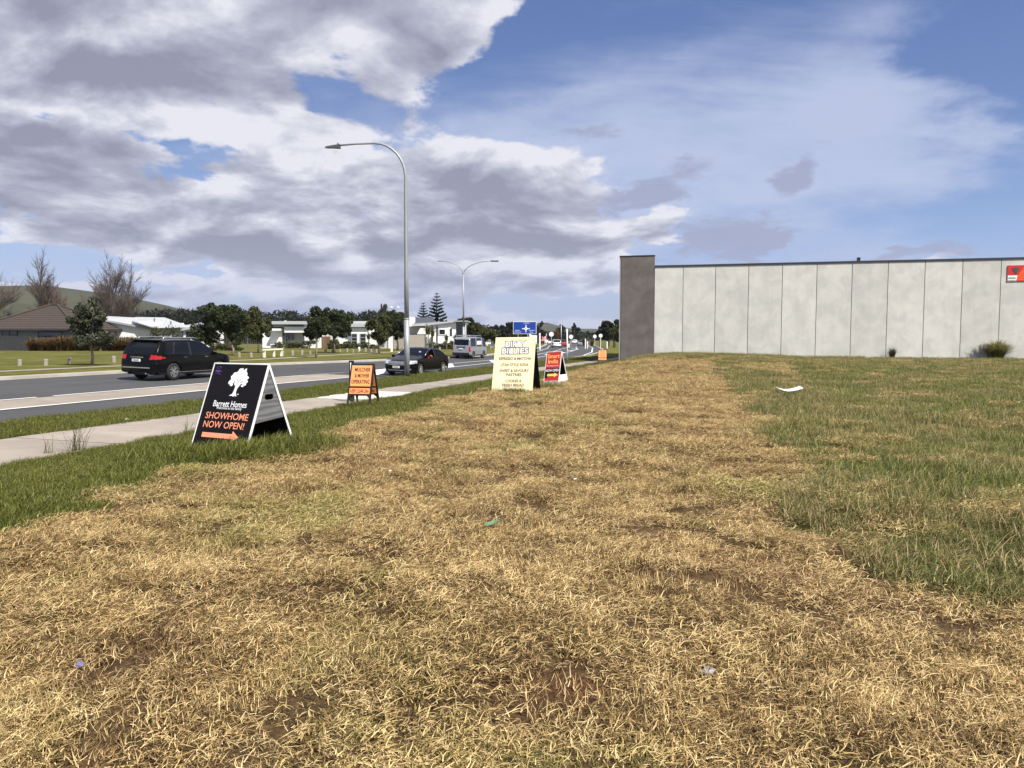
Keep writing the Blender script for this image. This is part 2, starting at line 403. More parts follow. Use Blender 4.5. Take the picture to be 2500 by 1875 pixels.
def tileroof(T, b):
    g = T.n('ShaderNodeNewGeometry').outputs['Position']
    n = T.noise(g, 1.4, 5, .6); n2 = T.noise(g, 14, 3, .6)
    k = T.m('ADD', T.m('MULTIPLY', n, .5), T.m('MULTIPLY', n2, .5))
    T.put(b.inputs['Base Color'], T.ramp(k, [(.2, (.042, .030, .024)), (.8, (.070, .051, .041))])); b.inputs['Roughness'].default_value = .85
M['tile_roof'] = material('brown_tile_roof', tileroof)
def plywood(T, b):
    tc = T.n('ShaderNodeTexCoord').outputs['Object']
    mp = T.n('ShaderNodeMapping'); mp.inputs['Scale'].default_value = (1, .4, 2.2); T.put(mp.inputs[0], tc)
    w = T.n('ShaderNodeTexWave', wave_type='RINGS'); T.put(w.inputs[0], mp.outputs[0])
    w.inputs['Scale'].default_value = 1.7; w.inputs['Distortion'].default_value = 11; w.inputs['Detail'].default_value = 3; w.inputs['Detail Scale'].default_value = 1.2
    T.put(b.inputs['Base Color'], T.ramp(w.outputs[1], [(0, (.085, .086, .09)), (.5, (.13, .13, .133)), (1, (.165, .165, .168))])); b.inputs['Roughness'].default_value = .8
M['ply'] = material('grey_plywood', plywood)

def foliage(name, stops, sub=.25, noise_scale=1.2, rough=.6):
    def f(T, b):
        a = T.n('ShaderNodeAttribute', attribute_name='rnd').outputs['Fac']
        g = T.n('ShaderNodeNewGeometry').outputs['Position']
        n = T.noise(g, noise_scale, 3, .5)
        k = T.m('ADD', T.m('MULTIPLY', a, .65), T.m('MULTIPLY', n, .35))
        c = T.ramp(k, stops); T.put(b.inputs['Base Color'], c); b.inputs['Roughness'].default_value = rough
        b.inputs['Specular IOR Level'].default_value = .3
        tr = T.n('ShaderNodeBsdfTranslucent'); T.put(tr.inputs[0], c)
        mx = T.n('ShaderNodeMixShader'); mx.inputs[0].default_value = sub
        T.nt.links.new(b.outputs[0], mx.inputs[1]); T.nt.links.new(tr.outputs[0], mx.inputs[2])
        T.nt.links.new(mx.outputs[0], T.nt.nodes['Material Output'].inputs[0])
    return material(name, f)
M['leaf'] = foliage('dark_leaves', [(.1, (.013, .020, .008)), (.5, (.030, .042, .014)), (.85, (.065, .075, .028)), (1, (.11, .12, .06))])
M['leaf_olive'] = foliage('olive_leaves', [(.1, (.030, .036, .010)), (.6, (.075, .080, .024)), (1, (.13, .12, .05))])
M['leaf_pale'] = foliage('grey_green_leaves', [(.1, (.018, .024, .012)), (.55, (.05, .058, .030)), (.9, (.16, .16, .11))])
M['leaf_far'] = foliage('far_tree_leaves', [(.1, (.007, .009, .005)), (.6, (.016, .020, .010)), (1, (.034, .038, .018))], noise_scale=.08)
M['pine'] = foliage('norfolk_pine_needles', [(.1, (.010, .016, .010)), (.7, (.026, .036, .020)), (1, (.05, .06, .035))])
M['flax'] = foliage('rust_flax_leaves', [(.1, (.06, .032, .012)), (.5, (.145, .075, .022)), (1, (.23, .16, .05))])
M['palm'] = foliage('shrub_leaves', [(.1, (.04, .05, .015)), (.6, (.10, .10, .03)), (1, (.20, .17, .07))])

PS = 1.0
STRAW = [(.06, (.055, .034, .014)), (.28, (.17, .108, .042)), (.5, (.39, .262, .104)), (.76, (.63, .455, .20)), (1, (.82, .64, .33))]
def straw(T, b):
    a = T.n('ShaderNodeAttribute', attribute_name='rnd').outputs['Fac']
    g = T.n('ShaderNodeNewGeometry').outputs['Position']
    big = T.noise(g, .42, 5, .6, .6); mid = T.noise(T.vm('ADD', g, (9., 4., 0.)), 1.5, 5, .6, .5)
    k = T.m('ADD', T.m('ADD', a, .04), T.m('ADD', T.m('MULTIPLY', T.m('SUBTRACT', mid, .5), .9), T.m('MULTIPLY', T.m('SUBTRACT', T.noise(g, 5.5, 4, .6, .4), .5), .9)))
    c = T.ramp(k, STRAW)
    gm = T.m('MULTIPLY', T.ss(big, .50, .66), T.ss(a, .95, .35))
    c = T.mix(T.m('MULTIPLY', gm, .8), c, T.ramp(a, [(0, (.07, .08, .015)), (.6, (.25, .26, .055)), (1, (.46, .46, .14))]))
    red = T.ss(T.noise(T.vm('ADD', g, (3., 21., 0.)), .55, 4, .55), .56, .72)
    c = T.mix(T.m('MULTIPLY', red, .35), c, T.ramp(a, [(0, (.11, .05, .028)), (1, (.40, .235, .13))]))
    T.put(b.inputs['Base Color'], c); b.inputs['Roughness'].default_value = .62; b.inputs['Specular IOR Level'].default_value = .28
    tr = T.n('ShaderNodeBsdfTranslucent'); T.put(tr.inputs[0], c); mx = T.n('ShaderNodeMixShader'); mx.inputs[0].default_value = .22
    T.nt.links.new(b.outputs[0], mx.inputs[1]); T.nt.links.new(tr.outputs[0], mx.inputs[2]); T.nt.links.new(mx.outputs[0], T.nt.nodes['Material Output'].inputs[0])
M['straw'] = material('cut_straw', straw)
def grassmat(name, greens, dry, lo, hi, far=False):
    def f(T, b):
        a = T.n('ShaderNodeAttribute', attribute_name='rnd').outputs['Fac']
        g = T.n('ShaderNodeNewGeometry').outputs['Position']
        mid = T.m('ADD', T.m('MULTIPLY', T.noise(g, .9, 5, .62, .5), .55), T.m('MULTIPLY', T.noise(T.vm('ADD', g, (5., 8., 0.)), .22, 4, .6, .8), .45)); fine = T.noise(g, 4, 3, .6)
        c = T.ramp(T.m('ADD', a, T.m('MULTIPLY', T.m('SUBTRACT', fine, .5), .5)), greens)
        dk = T.ramp(a, dry)
        m = T.ss(T.m('ADD', mid, T.m('MULTIPLY', T.m('SUBTRACT', a, .5), .35)), lo, hi)
        c = T.mix(m, c, dk)
        T.put(b.inputs['Base Color'], c); b.inputs['Roughness'].default_value = .55; b.inputs['Specular IOR Level'].default_value = .3
        tr = T.n('ShaderNodeBsdfTranslucent'); T.put(tr.inputs[0], c); mx = T.n('ShaderNodeMixShader'); mx.inputs[0].default_value = .3
        T.nt.links.new(b.outputs[0], mx.inputs[1]); T.nt.links.new(tr.outputs[0], mx.inputs[2]); T.nt.links.new(mx.outputs[0], T.nt.nodes['Material Output'].inputs[0])
    return material(name, f)
GR = [(.05, (.034, .042, .007)), (.5, (.108, .124, .018)), (.95, (.26, .26, .055))]
GR2 = [(.05, (.050, .068, .012)), (.5, (.15, .178, .034)), (.95, (.33, .33, .095))]
DRY = [(0, (.12, .085, .035)), (.5, (.30, .22, .095)), (1, (.52, .40, .20))]
M['grass_verge'] = grassmat('verge_grass', GR, DRY, .66, .84)
M['grass_long'] = grassmat('long_rough_grass', GR2, DRY, .48, .68)
def groundmat(T, b):
    g = T.n('ShaderNodeNewGeometry').outputs['Position']
    z = T.n('ShaderNodeAttribute', attribute_name='zone'); s = T.n('ShaderNodeSeparateColor'); T.put(s.inputs[0], z.outputs['Color'])
    mown, vg, far = s.outputs
    f1 = T.noise(g, 22, 5, .7); f2 = T.noise(g, 2.2, 6, .65, .4); f3 = T.noise(g, .35, 5, .6, .5); f4 = T.noise(g, .06, 4, .6)
    soil = T.ramp(f1, [(.3, (.045, .027, .014)), (.6, (.125, .078, .038)), (.8, (.26, .17, .085))])
    redsoil = T.ramp(f1, [(.3, (.085, .032, .016)), (.8, (.17, .075, .040))])
    soil = T.mix(T.ss(f3, .55, .68), soil, redsoil)
    green = T.ramp(T.m('ADD', T.m('MULTIPLY', f1, .5), T.m('MULTIPLY', f2, .5)), [(.3, (.030, .038, .010)), (.6, (.065, .078, .020)), (.8, (.11, .115, .035))])
    rough = T.ramp(T.m('ADD', T.m('MULTIPLY', f1, .5), T.m('MULTIPLY', f2, .5)), [(.3, (.045, .045, .015)), (.6, (.10, .098, .032)), (.8, (.18, .16, .065))])
    lw = T.m('ADD', T.m('MULTIPLY', f1, .25), T.m('ADD', T.m('MULTIPLY', f2, .30), T.m('MULTIPLY', f3, .45)))
    lawn = T.ramp(lw, [(.36, (.050, .056, .015)), (.48, (.105, .105, .024)), (.58, (.165, .150, .040)), (.70, (.22, .18, .07))])
    c = T.mix(vg, rough, green); c = T.mix(mown, c, soil); c = T.mix(far, c, lawn)
    T.put(b.inputs['Base Color'], c); b.inputs['Roughness'].default_value = .95; b.inputs['Specular IOR Level'].default_value = .1
    bp = T.n('ShaderNodeBump'); bp.inputs['Strength'].default_value = .8; bp.inputs['Distance'].default_value = .05
    T.put(bp.inputs['Height'], T.m('ADD', f1, f2)); T.put(b.inputs['Normal'], bp.outputs[0])
M['ground'] = material('ground_cover', groundmat)
def hillmat(T, b):
    g = T.n('ShaderNodeNewGeometry').outputs['Position']
    n = T.noise(g, .011, 6, .6, .8); n2 = T.noise(g, .05, 4, .6)
    T.put(b.inputs['Base Color'], T.ramp(T.m('ADD', T.m('MULTIPLY', n, .7), T.m('MULTIPLY', n2, .3)), [(.34, (.013, .015, .007)), (.47, (.032, .034, .012)), (.62, (.055, .051, .019)), (.75, (.08, .068, .028))]))
    b.inputs['Roughness'].default_value = .95
M['hill'] = material('hill_pasture', hillmat)

# ------------------------------------------------------------------ ground sheet
def axis(lo, hi, f0, f1, step, grow=1.16, cap=160):
    a = list(np.arange(f0, f1+1e-6, step)); s = step; v = f1
    while v < hi: s = min(s*grow, cap); v += s; a.append(v)
    s = step; v = f0; pre = []
    while v > lo: s = min(s*grow, cap); v -= s; pre.append(v)
    return np.array(pre[::-1]+a)
gx = axis(-3500, 3500, -22, 24, .2, 1.10); gy = axis(-300, 4500, 1, 66, .2, 1.08)
gx = np.unique(np.round(np.concatenate([gx, np.arange(-6, 7, .1)]), 4)); gy = np.unique(np.round(np.concatenate([gy, np.arange(1, 13, .1)]), 4))
GX, GY = np.meshgrid(gx, gy)
gp, gq = pq(GX, GY)
qn, qf, pn, pf = itp(gp, NEAR), itp(gp, FAR), itp(gp, PN), itp(gp, PF)
inroad = (gq > qn-.12) & (gq < qf+.26) & (gp < 330) & (gp > -90)
inpath = (gq > pn+.12) & (gq < pf-.12) & (gp > -90) & (gp < 90)
mown, verge, _ = zones(GX, GY)
b_ = bumps(GX, GY)
near_w = np.clip(1-(np.hypot(GX, GY)-50)/20, 0, 1)
amp = np.where(mown, 1., np.where((gq > -11), .35, 1.2))*near_w
amp = np.where((gq > -6.6), amp*.25, amp)
GZ = H(GX, GY)+.1+b_*amp*.8
GZ = np.where(gq > 0, H(GX, GY)+.1, GZ)
GZ = np.where(inroad | inpath, H(GX, GY)-.16, GZ)
ny, nx = GX.shape
idx = np.arange(nx*ny).reshape(ny, nx)
Fq = np.stack([idx[:-1, :-1], idx[:-1, 1:], idx[1:, 1:], idx[1:, :-1]], -1).reshape(-1, 4)
gme = npmesh('ground', np.stack([GX, GY, GZ], -1).reshape(-1, 3), Fq, M['ground'])
gme.polygons.foreach_set('use_smooth', [True]*len(gme.polygons))
farz = (gq > 12) | (GY > 70) | (gq < -60)
za = gme.attributes.new('zone', 'FLOAT_COLOR', 'POINT')
za.data.foreach_set('color', np.stack([mown*1., (verge | (gq > -6))*1., farz*1., np.ones_like(GX)], -1).astype(np.float32).ravel())
tag(link('ground', gme), kind='structure')

# ------------------------------------------------------------------ road, path, median, markings
def strip(name, qa, qb, p0, p1, off, mat, kind='structure', step=1.5, thick=0., parent=None, join=None):
    n = max(2, int(abs(p1-p0)/step)+1); ps = np.linspace(p0, p1, n)
    A = qa(ps) if callable(qa) else itp(ps, qa); B = qb(ps) if callable(qb) else itp(ps, qb)
    m = join or MB(); K = 5 if np.max(np.abs(B-A)) > 1 else 2
    V = []
    for j in range(K):
        q = A+(B-A)*j/(K-1); x, y = wxy(ps, q); z = H(x, y)+off
        V.append(np.stack([x, y, z], -1))
    base = len(m.v); m.v += [tuple(v) for row in V for v in row]
    for j in range(K-1):
        for i in range(n-1):
            o = base+j*n+i; m.f.append((o, o+1, o+n+1, o+n))
    if thick:   # side skirts
        for row in (V[0], V[-1]):
            b0 = len(m.v); m.v += [tuple(v) for v in row]+[(v[0], v[1], v[2]-thick) for v in row]
            for i in range(n-1): m.f.append((b0+i, b0+i+1, b0+n+i+1, b0+n+i))
        for e in (0, n-1):
            b0 = len(m.v); m.v += [tuple(r[e]) for r in V]+[(r[e][0], r[e][1], r[e][2]-thick) for r in V]
            for j in range(K-1): m.f.append((b0+j, b0+j+1, b0+K+j+1, b0+K+j))
    if join is not None: return m
    o = link(name, m.mesh(name), mat, parent, smooth=False)
    if kind: tag(o, kind=kind)
    return o
sh = lambda pts, d: (lambda p: itp(p, pts)+d)
road = strip('road', NEAR, FAR, -85, 325, 0, M['asphalt'])
strip('kerb_far', sh(FAR, -.02), sh(FAR, .42), -85, 300, .125, M['kerb'], thick=.3)
strip('kerb_near', sh(NEAR, -.24), sh(NEAR, .02), -85, 300, .09, M['kerb'], thick=.3)
strip('traffic_island', sh(MEDN, .12), sh(MEDF, -.12), -85, 21, .012, M['median'], thick=.03)
tag(strip('path_continuation', PN, PF, 66, 88, .115, M['path'], thick=.2), kind='structure')
# footpath laid as separate slabs
path = empty('footpath', (*wxy(0, -4.5), .1)); path['kind'] = 'structure'
pinv = Matrix.Translation(path.location).inverted()
p = -26.; k = 0
while p < 66:
    ln = 3.4
    new = 8 < p+1 < 11.
    o = strip('concrete_slab', PN, PF, p+.012, p+ln-.012, .115+.006*random.uniform(-1, 1), M['path_new'] if new else M['path'], kind=None, thick=.2, step=.8)
    o.parent = path; o.matrix_parent_inverse = pinv
    p += ln; k += 1
def markings(): 
    m = MB()
    strip('', sh(MEDN, -.07), sh(MEDN, .07), -85, 150, .020, None, join=m)
    for a in np.arange(-80, 16, 9.5): strip('', sh(MEDF, -.065), sh(MEDF, .065), a, a+8.9, .020, None, join=m)
    strip('', sh(MEDF, -.065), sh(MEDF, .065), 19.5, 150, .020, None, join=m)
    strip('', sh(NEAR, .35), lambda p: itp(p, NEAR)+.47, 48, 66, .006, None, join=m)
    ED = [(66, 1.85), (80, 4.2), (97, 8.1), (130, 15.6), (165, 24.5), (202, 33.7), (240, 43)]
    strip('', sh(ED, -.08), sh(ED, .08), 66, 240, .006, None, join=m)
    strip('', sh(FAR, -1.5), sh(FAR, -1.36), 60, 200, .006, None, join=m)
    for a, w in ((21.6, 1.5), (31.5, 1.5), (41, 1.4), (51, 1.4), (61, 1.3), (72, 1.2), (84, 1.2), (97, 1.2), (112, 1.2)):
        q0, q1 = float(itp(a, MEDN)), float(itp(a, MEDF)); 
        if q1-q0 < .5: continue
        V = []
        for t in np.linspace(0, 1, 4):
            for ww in (0, w):
                x, y = wxy(a+t*4.4*(q1-q0)/2.3+ww, q0+.08+t*(q1-q0-.16)); V.append((x, y, float(H(x, y))+.014))
        m.add(V, [(2*i, 2*i+1, 2*i+3, 2*i+2) for i in range(3)])
    o = m.build('road_marking', M['paint']); tag(o, kind='structure')
markings()
FP = []
for U_, V_ in ((560, 881.5), (644, 877.5), (849, 865.5), (1000, 857.5), (1188, 846.5)):
    x_, y_ = hit(U_, V_); a_, b_2 = pq(x_, y_); FP.append((float(a_), float(b_2)))
strip('far_footpath', sh(FP, -.55), sh(FP, .55), 5, FP[-1][0]+5, .115, M['path'])
# splitter island / verge left of road far away is simply the lawn; central island of roundabout
def disc_island():
    x, y = hit(1372, 829.5); m = MB(); r = 17; n = 40; z = float(H(x, y))
    V = []; 
    for rr, zz in ((r, z-.1), (r, z+.25), (r-2.4, z+.3), (r-2.41, z+.45), (r-5, z+.9), (1, z+1.3)):
        V += [(x+rr*math.cos(math.tau*i/n), y+28+rr*math.sin(math.tau*i/n), zz) for i in range(n)]
    m.add(V, [(j*n+i, j*n+(i+1) % n, (j+1)*n+(i+1) % n, (j+1)*n+i) for j in range(5) for i in range(n)]+[tuple(5*n+i for i in range(n))])
    me = m.mesh('roundabout_island'); me.materials.append(M['hill']); me.materials.append(M['cobble'])
    for f in me.polygons: f.material_index = 1 if f.index < 3*n else 0
    tag(link('roundabout_island', me), kind='structure')
disc_island()

# ------------------------------------------------------------------ hills
def hill(name, pts, Y, depth):
    rows = []; U = np.linspace(pts[0][0], pts[-1][0], 70); V = np.interp(U, [a for a, b in pts], [b for a, b in pts])
    prof = [(-.75, 0.), (-.5, .30), (-.3, .60), (-.15, .82), (0, 1.), (.3, .8), (1., 0)]
    vs = []
    rr = np.random.default_rng(5)
    for dy, h in prof:
        for i in range(70):
            t = atY(U[i], V[i], Y); s = (Y+dy*depth)/Y if dy > 0 else 1
            hh = max(t.z, 0)*h + (rr.uniform(-1, 1)*3 if 0 < h < 1 else 0)
            vs.append((t.x, Y+dy*depth, hh-2 if h == 0 else hh))
    fs = [(j*70+i, j*70+i+1, (j+1)*70+i+1, (j+1)*70+i) for j in range(6) for i in range(69)]
    o = MB().add(vs, fs).build(name, M['hill'], smooth=True); tag(o, kind='structure')
hill('hill_left', [(-1500, 760), (-900, 720), (-400, 690), (0, 698), (110, 696), (165, 704), (220, 711), (300, 722), (345, 733), (375, 745), (400, 765), (440, 790), (480, 815)], 950, 500)
hill('hill_front_left', [(-1200, 800), (-500, 770), (-100, 755), (20, 733), (70, 745), (120, 765), (170, 790), (220, 812)], 620, 300)
hill('hill_far', [(1250, 815), (1290, 790), (1330, 786), (1380, 800), (1400, 803), (1430, 802), (1460, 803), (1500, 806), (1700, 800), (2200, 790), (3200, 815)], 1800, 700)

# ------------------------------------------------------------------ vegetation builders
def leafcloud(clumps, n, size, flat=.0, g=None):
    """n leaves spread over clumps [(centre, radii)], biased to the shell"""
    g = g or rng
    C = np.array([c for c, r in clumps], float); Rr = np.array([r for c, r in clumps], float)
    w = Rr.prod(1)**.67; k = g.choice(len(C), n, p=w/w.sum())
    d = g.normal(size=(n, 3)); d /= np.linalg.norm(d, axis=1)[:, None]
    rad = g.uniform(.35, 1.05, n)**.5
    P = C[k]+d*Rr[k]*rad[:, None]
    s = size*g.uniform(.5, 1.25, n)
    a = g.normal(size=(n, 3)); a[:, 2] *= (1-flat); a /= np.linalg.norm(a, axis=1)[:, None]
    b = np.cross(a, d+g.normal(size=(n, 3))*.8); b /= np.linalg.norm(b, axis=1)[:, None]+1e-9
    a *= s[:, None]; b *= (s*.45)[:, None]
    V = np.stack([P-a, P-b, P+a, P+b], 1).reshape(-1, 3)
    Fq = np.arange(4*n).reshape(n, 4)
    ck = g.uniform(-.18, .18, len(C))[k]
    return V, Fq, np.clip(g.uniform(0, 1, n)*.8+.1+ck, 0, 1)
def tree(name, loc, h, crown, trunk_h, n, size, mat, label, cat='tree', group=None, bark='bark', r0=.09, parts=(), lean=0.):
    """crown: list of (x,y,z,rx,ry,rz) relative to base"""
    t = empty(name, loc, 0, label, cat, group)
    cl = []
    for (x, y, z, rx, ry, rz) in crown:
        m = 13
        for i in range(m):
            d = rng.normal(size=3); d /= np.linalg.norm(d)
            s = rng.uniform(.20, .50); e_ = rng.uniform(.7, 1.0)
            cl.append(((x+d[0]*rx*e_, y+d[1]*ry*e_, z+d[2]*rz*e_), (rx*s, ry*s, rz*s)))
        cl.append(((x, y, z), (rx*.6, ry*.6, rz*.6)))
    V, Fq, rd = leafcloud(cl, int(n*1.7), size*1.05)
    link('crown', npmesh('crown', V, Fq, mat, rd), None, t)
    m = MB(); top = trunk_h
    m.tube([(0, 0, -.1), (.02*h, 0, top*.5), (lean, 0, top), (lean*1.2, 0, top+(h-top)*.45)], [r0, r0*.8, r0*.65, r0*.25], 7)
    for (x, y, z, rx, ry, rz) in crown[:6]:
        for i in range(3):
            e = Vector((x+rng.uniform(-.5, .5)*rx, y+rng.uniform(-.5, .5)*ry, z+rng.uniform(-.3, .5)*rz))
            s = Vector((lean, 0, top*rng.uniform(.85, 1.1))); m.tube([s, (s+e)/2+Vector((0, 0, -.05*h)), e], [r0*.5, r0*.3, r0*.1], 5)
    m.build('trunk', M[bark], t, True)
    return t
def bare_tree(name, loc, h, spread, label, seed, mat='twig', forks=1, group='bare deciduous trees behind the houses'):
    t = empty(name, loc, 0, label, 'tree', group); g = random.Random(seed); m = MB(); tw = MB()
    def grow(p, d, L, r, lev):
        q = p+d*L; mid = p+d*L*.5+Vector((g.uniform(-1, 1), g.uniform(-1, 1), 0))*L*.05
        (m if lev < 2 else tw).tube([p, mid, q], [r, r*.8, r*.55], 5 if lev < 2 else 3, cap=False)
        if lev >= 6 or L < .34: return
        nb = 4
        for i in range(nb+(lev > 1)):
            a = g.uniform(0, math.tau); sp = g.uniform(.45, .95)*spread
            ax = Vector((math.cos(a), math.sin(a), 0)); nd = (d+ax*sp+Vector((0, 0, .18))).normalized()
            st = p+(q-p)*g.uniform(.45, 1.) if i else q
            grow(st, nd if i else (d+ax*.12+Vector((0, 0, .1))).normalized(), L*g.uniform(.50, .74) if i else L*.84, r*(.5 if i else .72), lev+1)
    for f in range(forks):
        a = g.uniform(0, 6.28)
        grow(Vector((g.uniform(-.8, .8)*(forks > 1), 0, -.2)), Vector((math.cos(a)*.1, math.sin(a)*.1, 1)).normalized(), h*.24, h*.017, 0)
    m.build('trunk', M['twig'], t, True); tw.build('branches', M[mat], t)
    return t
def strapplant(t, n, h, spread, mat, name='leaves', w=.02, g=None, droop=1., smin=.1):
    g = g or rng; V = []; Fq = []; rd = []
    for i in range(n):
        a = g.uniform(0, math.tau); L = h*g.uniform(.6, 1.15); s = spread*g.uniform(smin, 1.); r0 = g.uniform(0, spread*.25); b0 = g.uniform(0, math.tau)
        bx, by = r0*math.cos(b0), r0*math.sin(b0); ca, sa = math.cos(a), math.sin(a); k = len(V)
        for j, u in enumerate((0, .35, .7, 1.)):
            rr = s*u**1.5; z = L*(u-.42*droop*u**3*min(1, s/spread+.2)); ww = w*(1-u*.85)
            V += [(bx+ca*rr-sa*ww, by+sa*rr+ca*ww, z), (bx+ca*rr+sa*ww, by+sa*rr-ca*ww, z)]
        Fq += [(k+2*j, k+2*j+1, k+2*j+3, k+2*j+2) for j in range(3)]; rd += [g.uniform(0, 1)]*3
    return link(name, npmesh(name, np.array(V), np.array(Fq), mat, rd), None, t)

def gz(x, y): return float(H(x, y))+.1
def gpt(U, V): x, y = hit(U, V); return Vector((x, y, gz(x, y)))

# ------------------------------------------------------------------ trees beyond the road
def placeY(U, Y): a, _ = ray(U, 850); return Vector((a*Y, Y, gz(a*Y, Y)))
def pxm(Y): return F/Y
def ptree(U, Vb, boxes, n, size, mat, label, trunk_v, r0=.1, bark='bark', Y=None, group='leafy street trees on the far lawn', lean=0, name='street_tree'):
    """boxes: crown lumps in picture units (U0,U1,V0,V1) turned into metres at the tree's own distance"""
    b = placeY(U, Y) if Y else gpt(U, Vb); s = F/b.y; hz = lambda V: (EYE-(V-HZ)/s)-b.z
    cr = []
    for (a, c, v0, v1) in boxes:
        cr.append((((a+c)/2-U)/s, rng.uniform(-.2, .2), (hz(v0)+hz(v1))/2, (c-a)/2/s, (c-a)/2/s, (hz(v0)-hz(v1))/2))
    top = max(c[2]+c[5] for c in cr)
    return tree(name, b, top, cr, hz(trunk_v), n, size, mat, label, 'tree', group, bark, r0, lean=lean)
ptree(224, 892, [(192, 262, 728, 790), (185, 240, 768, 820), (182, 270, 800, 848), (178, 250, 770, 790), (205, 275, 820, 845), (210, 250, 780, 815)], 5200, .085, M['leaf_pale'],
      'young dark evergreen with a sparse two-tier crown, nearest tree left of the black car', 850, .09, 'pale_bark')
ptree(568, 868, [(490, 590, 745, 800), (500, 560, 742, 790), (470, 540, 790, 838), (540, 600, 780, 830), (520, 590, 750, 800)], 6500, .14, M['leaf'],
      'broad dark-crowned tree with a pale slanting trunk behind the black-and-white sign', 832, .11, 'pale_bark', lean=-.25)
ptree(630, 862, [(590, 650, 755, 815), (615, 665, 775, 825), (590, 640, 790, 830)], 4200, .13, M['leaf_olive'],
      'olive-tinged round tree touching the broad dark tree on its right', 825, .1)
ptree(771, 873, [(748, 800, 760, 815), (738, 780, 795, 822), (755, 795, 800, 832)], 4200, .12, M['leaf'],
      'street tree with a pale thin trunk above the orange warning sign', 832, .09, 'pale_bark', lean=.1)
ptree(815, 862, [(780, 835, 755, 815), (810, 860, 753, 810), (800, 855, 790, 828)], 5600, .14, M['leaf'],
      'dense dark tree just behind and right of the pale-trunked street tree', 828, .14)
ptree(925, 863, [(903, 950, 765, 815), (908, 945, 800, 842)], 3800, .13, M['leaf_olive'],
      'olive street tree on the lawn left of the tall lamp post', 838, .09)
ptree(970, 853, [(930, 985, 757, 812), (945, 992, 755, 815), (945, 990, 790, 830)], 6000, .15, M['leaf'],
      'dense dark tree directly behind the tall lamp post', 828, .15, Y=84)
ptree(528, 856, [(478, 520, 795, 826), (500, 530, 800, 828)], 1800, .13, M['leaf'], 'low dark shrub at the left foot of the broad dark tree', 828, .08, group=None, name='garden_shrub')
ptree(1180, 850, [(1150, 1180, 790, 822), (1165, 1205, 795, 828), (1185, 1215, 805, 832)], 4200, .17, M['leaf_olive'],
      'loose green tree behind the silver van', 830, .12, Y=100, group='garden trees behind the van')
ptree(1140, 850, [(1122, 1152, 776, 800), (1130, 1160, 780, 810)], 3000, .17, M['leaf'],
      'dark rounded treetop right of the white house end', 826, .14, Y=118, group='garden trees behind the van')
for U0, U1, V0, lab, Y in ((1192, 1232, 792, 'dark shrubby tree left of the blue direction sign', 150), (1222, 1262, 788, 'dark tree directly behind the left edge of the blue sign', 165),
                           (1248, 1300, 793, 'dark tree behind the blue sign posts', 175), (1290, 1322, 795, 'dark tree at the right edge of the blue sign', 180)):
    ptree((U0+U1)/2, 835, [(U0, U1, V0, 826), (U0-4, U1+4, 806, 832)], 3000, .26, M['leaf_far'], lab, 828, .18, Y=Y, group='trees across the road behind the blue sign')
ptree(1369, 835, [(1358, 1383, 794, 815), (1360, 1382, 802, 828)], 2600, .3, M['leaf_far'], 'round dark tree behind the tall roundabout pole', 822, .2, Y=330, group='trees around the roundabout')
ptree(1403, 835, [(1393, 1414, 798, 815), (1395, 1412, 806, 828)], 2600, .3, M['leaf_far'], 'round dark tree in the middle of the roundabout view', 822, .2, Y=340, group='trees around the roundabout')
ptree(1485, 838, [(1461, 1490, 778, 815), (1480, 1512, 780, 822), (1462, 1500, 800, 828)], 5200, .28, M['leaf_far'], 'large dark tree against the left end of the concrete wall', 826, .25, Y=170, group='trees beside the concrete wall')
ptree(1498, 842, [(1486, 1516, 800, 832), (1494, 1530, 790, 830)], 3500, .22, M['leaf_olive'], 'lower brownish tree in front of the large dark one by the wall', 832, .18, Y=140, group='trees beside the concrete wall')
# cabbage tree / palms in the gardens
def palm(U, Vb, h, label, n=70, sp=.7):
    b = placeY(U, Vb); t = empty('palm', b, 0, label, 'palm', 'small garden palms')
    MB().tube([(0, 0, -.1), (.04, 0, h*.55)], [.09, .06], 6).build('trunk', M['bark'], t)
    o = strapplant(t, n, h*.5, sp, M['palm'], 'fronds', .04, droop=1.6); o.location.z = h*.5
palm(1045, 92, 3.6, 'tall feathery palm at the entrance of the white house right of the lamp post', 110, 1.1)
palm(1056, 93, 3.2, 'second palm beside the dark posts of the white house entrance', 90, .9)
palm(1090, 90, 2.2, 'small palm against the white wall left of the van')
palm(1112, 88, 2.2, 'small palm directly left of the van roof')
palm(900, 90, 2.4, 'small pale palm between the white house and the olive tree')
palm(1026, 92, 2.0, 'short palm right of the lamp post in front of the grey eave')

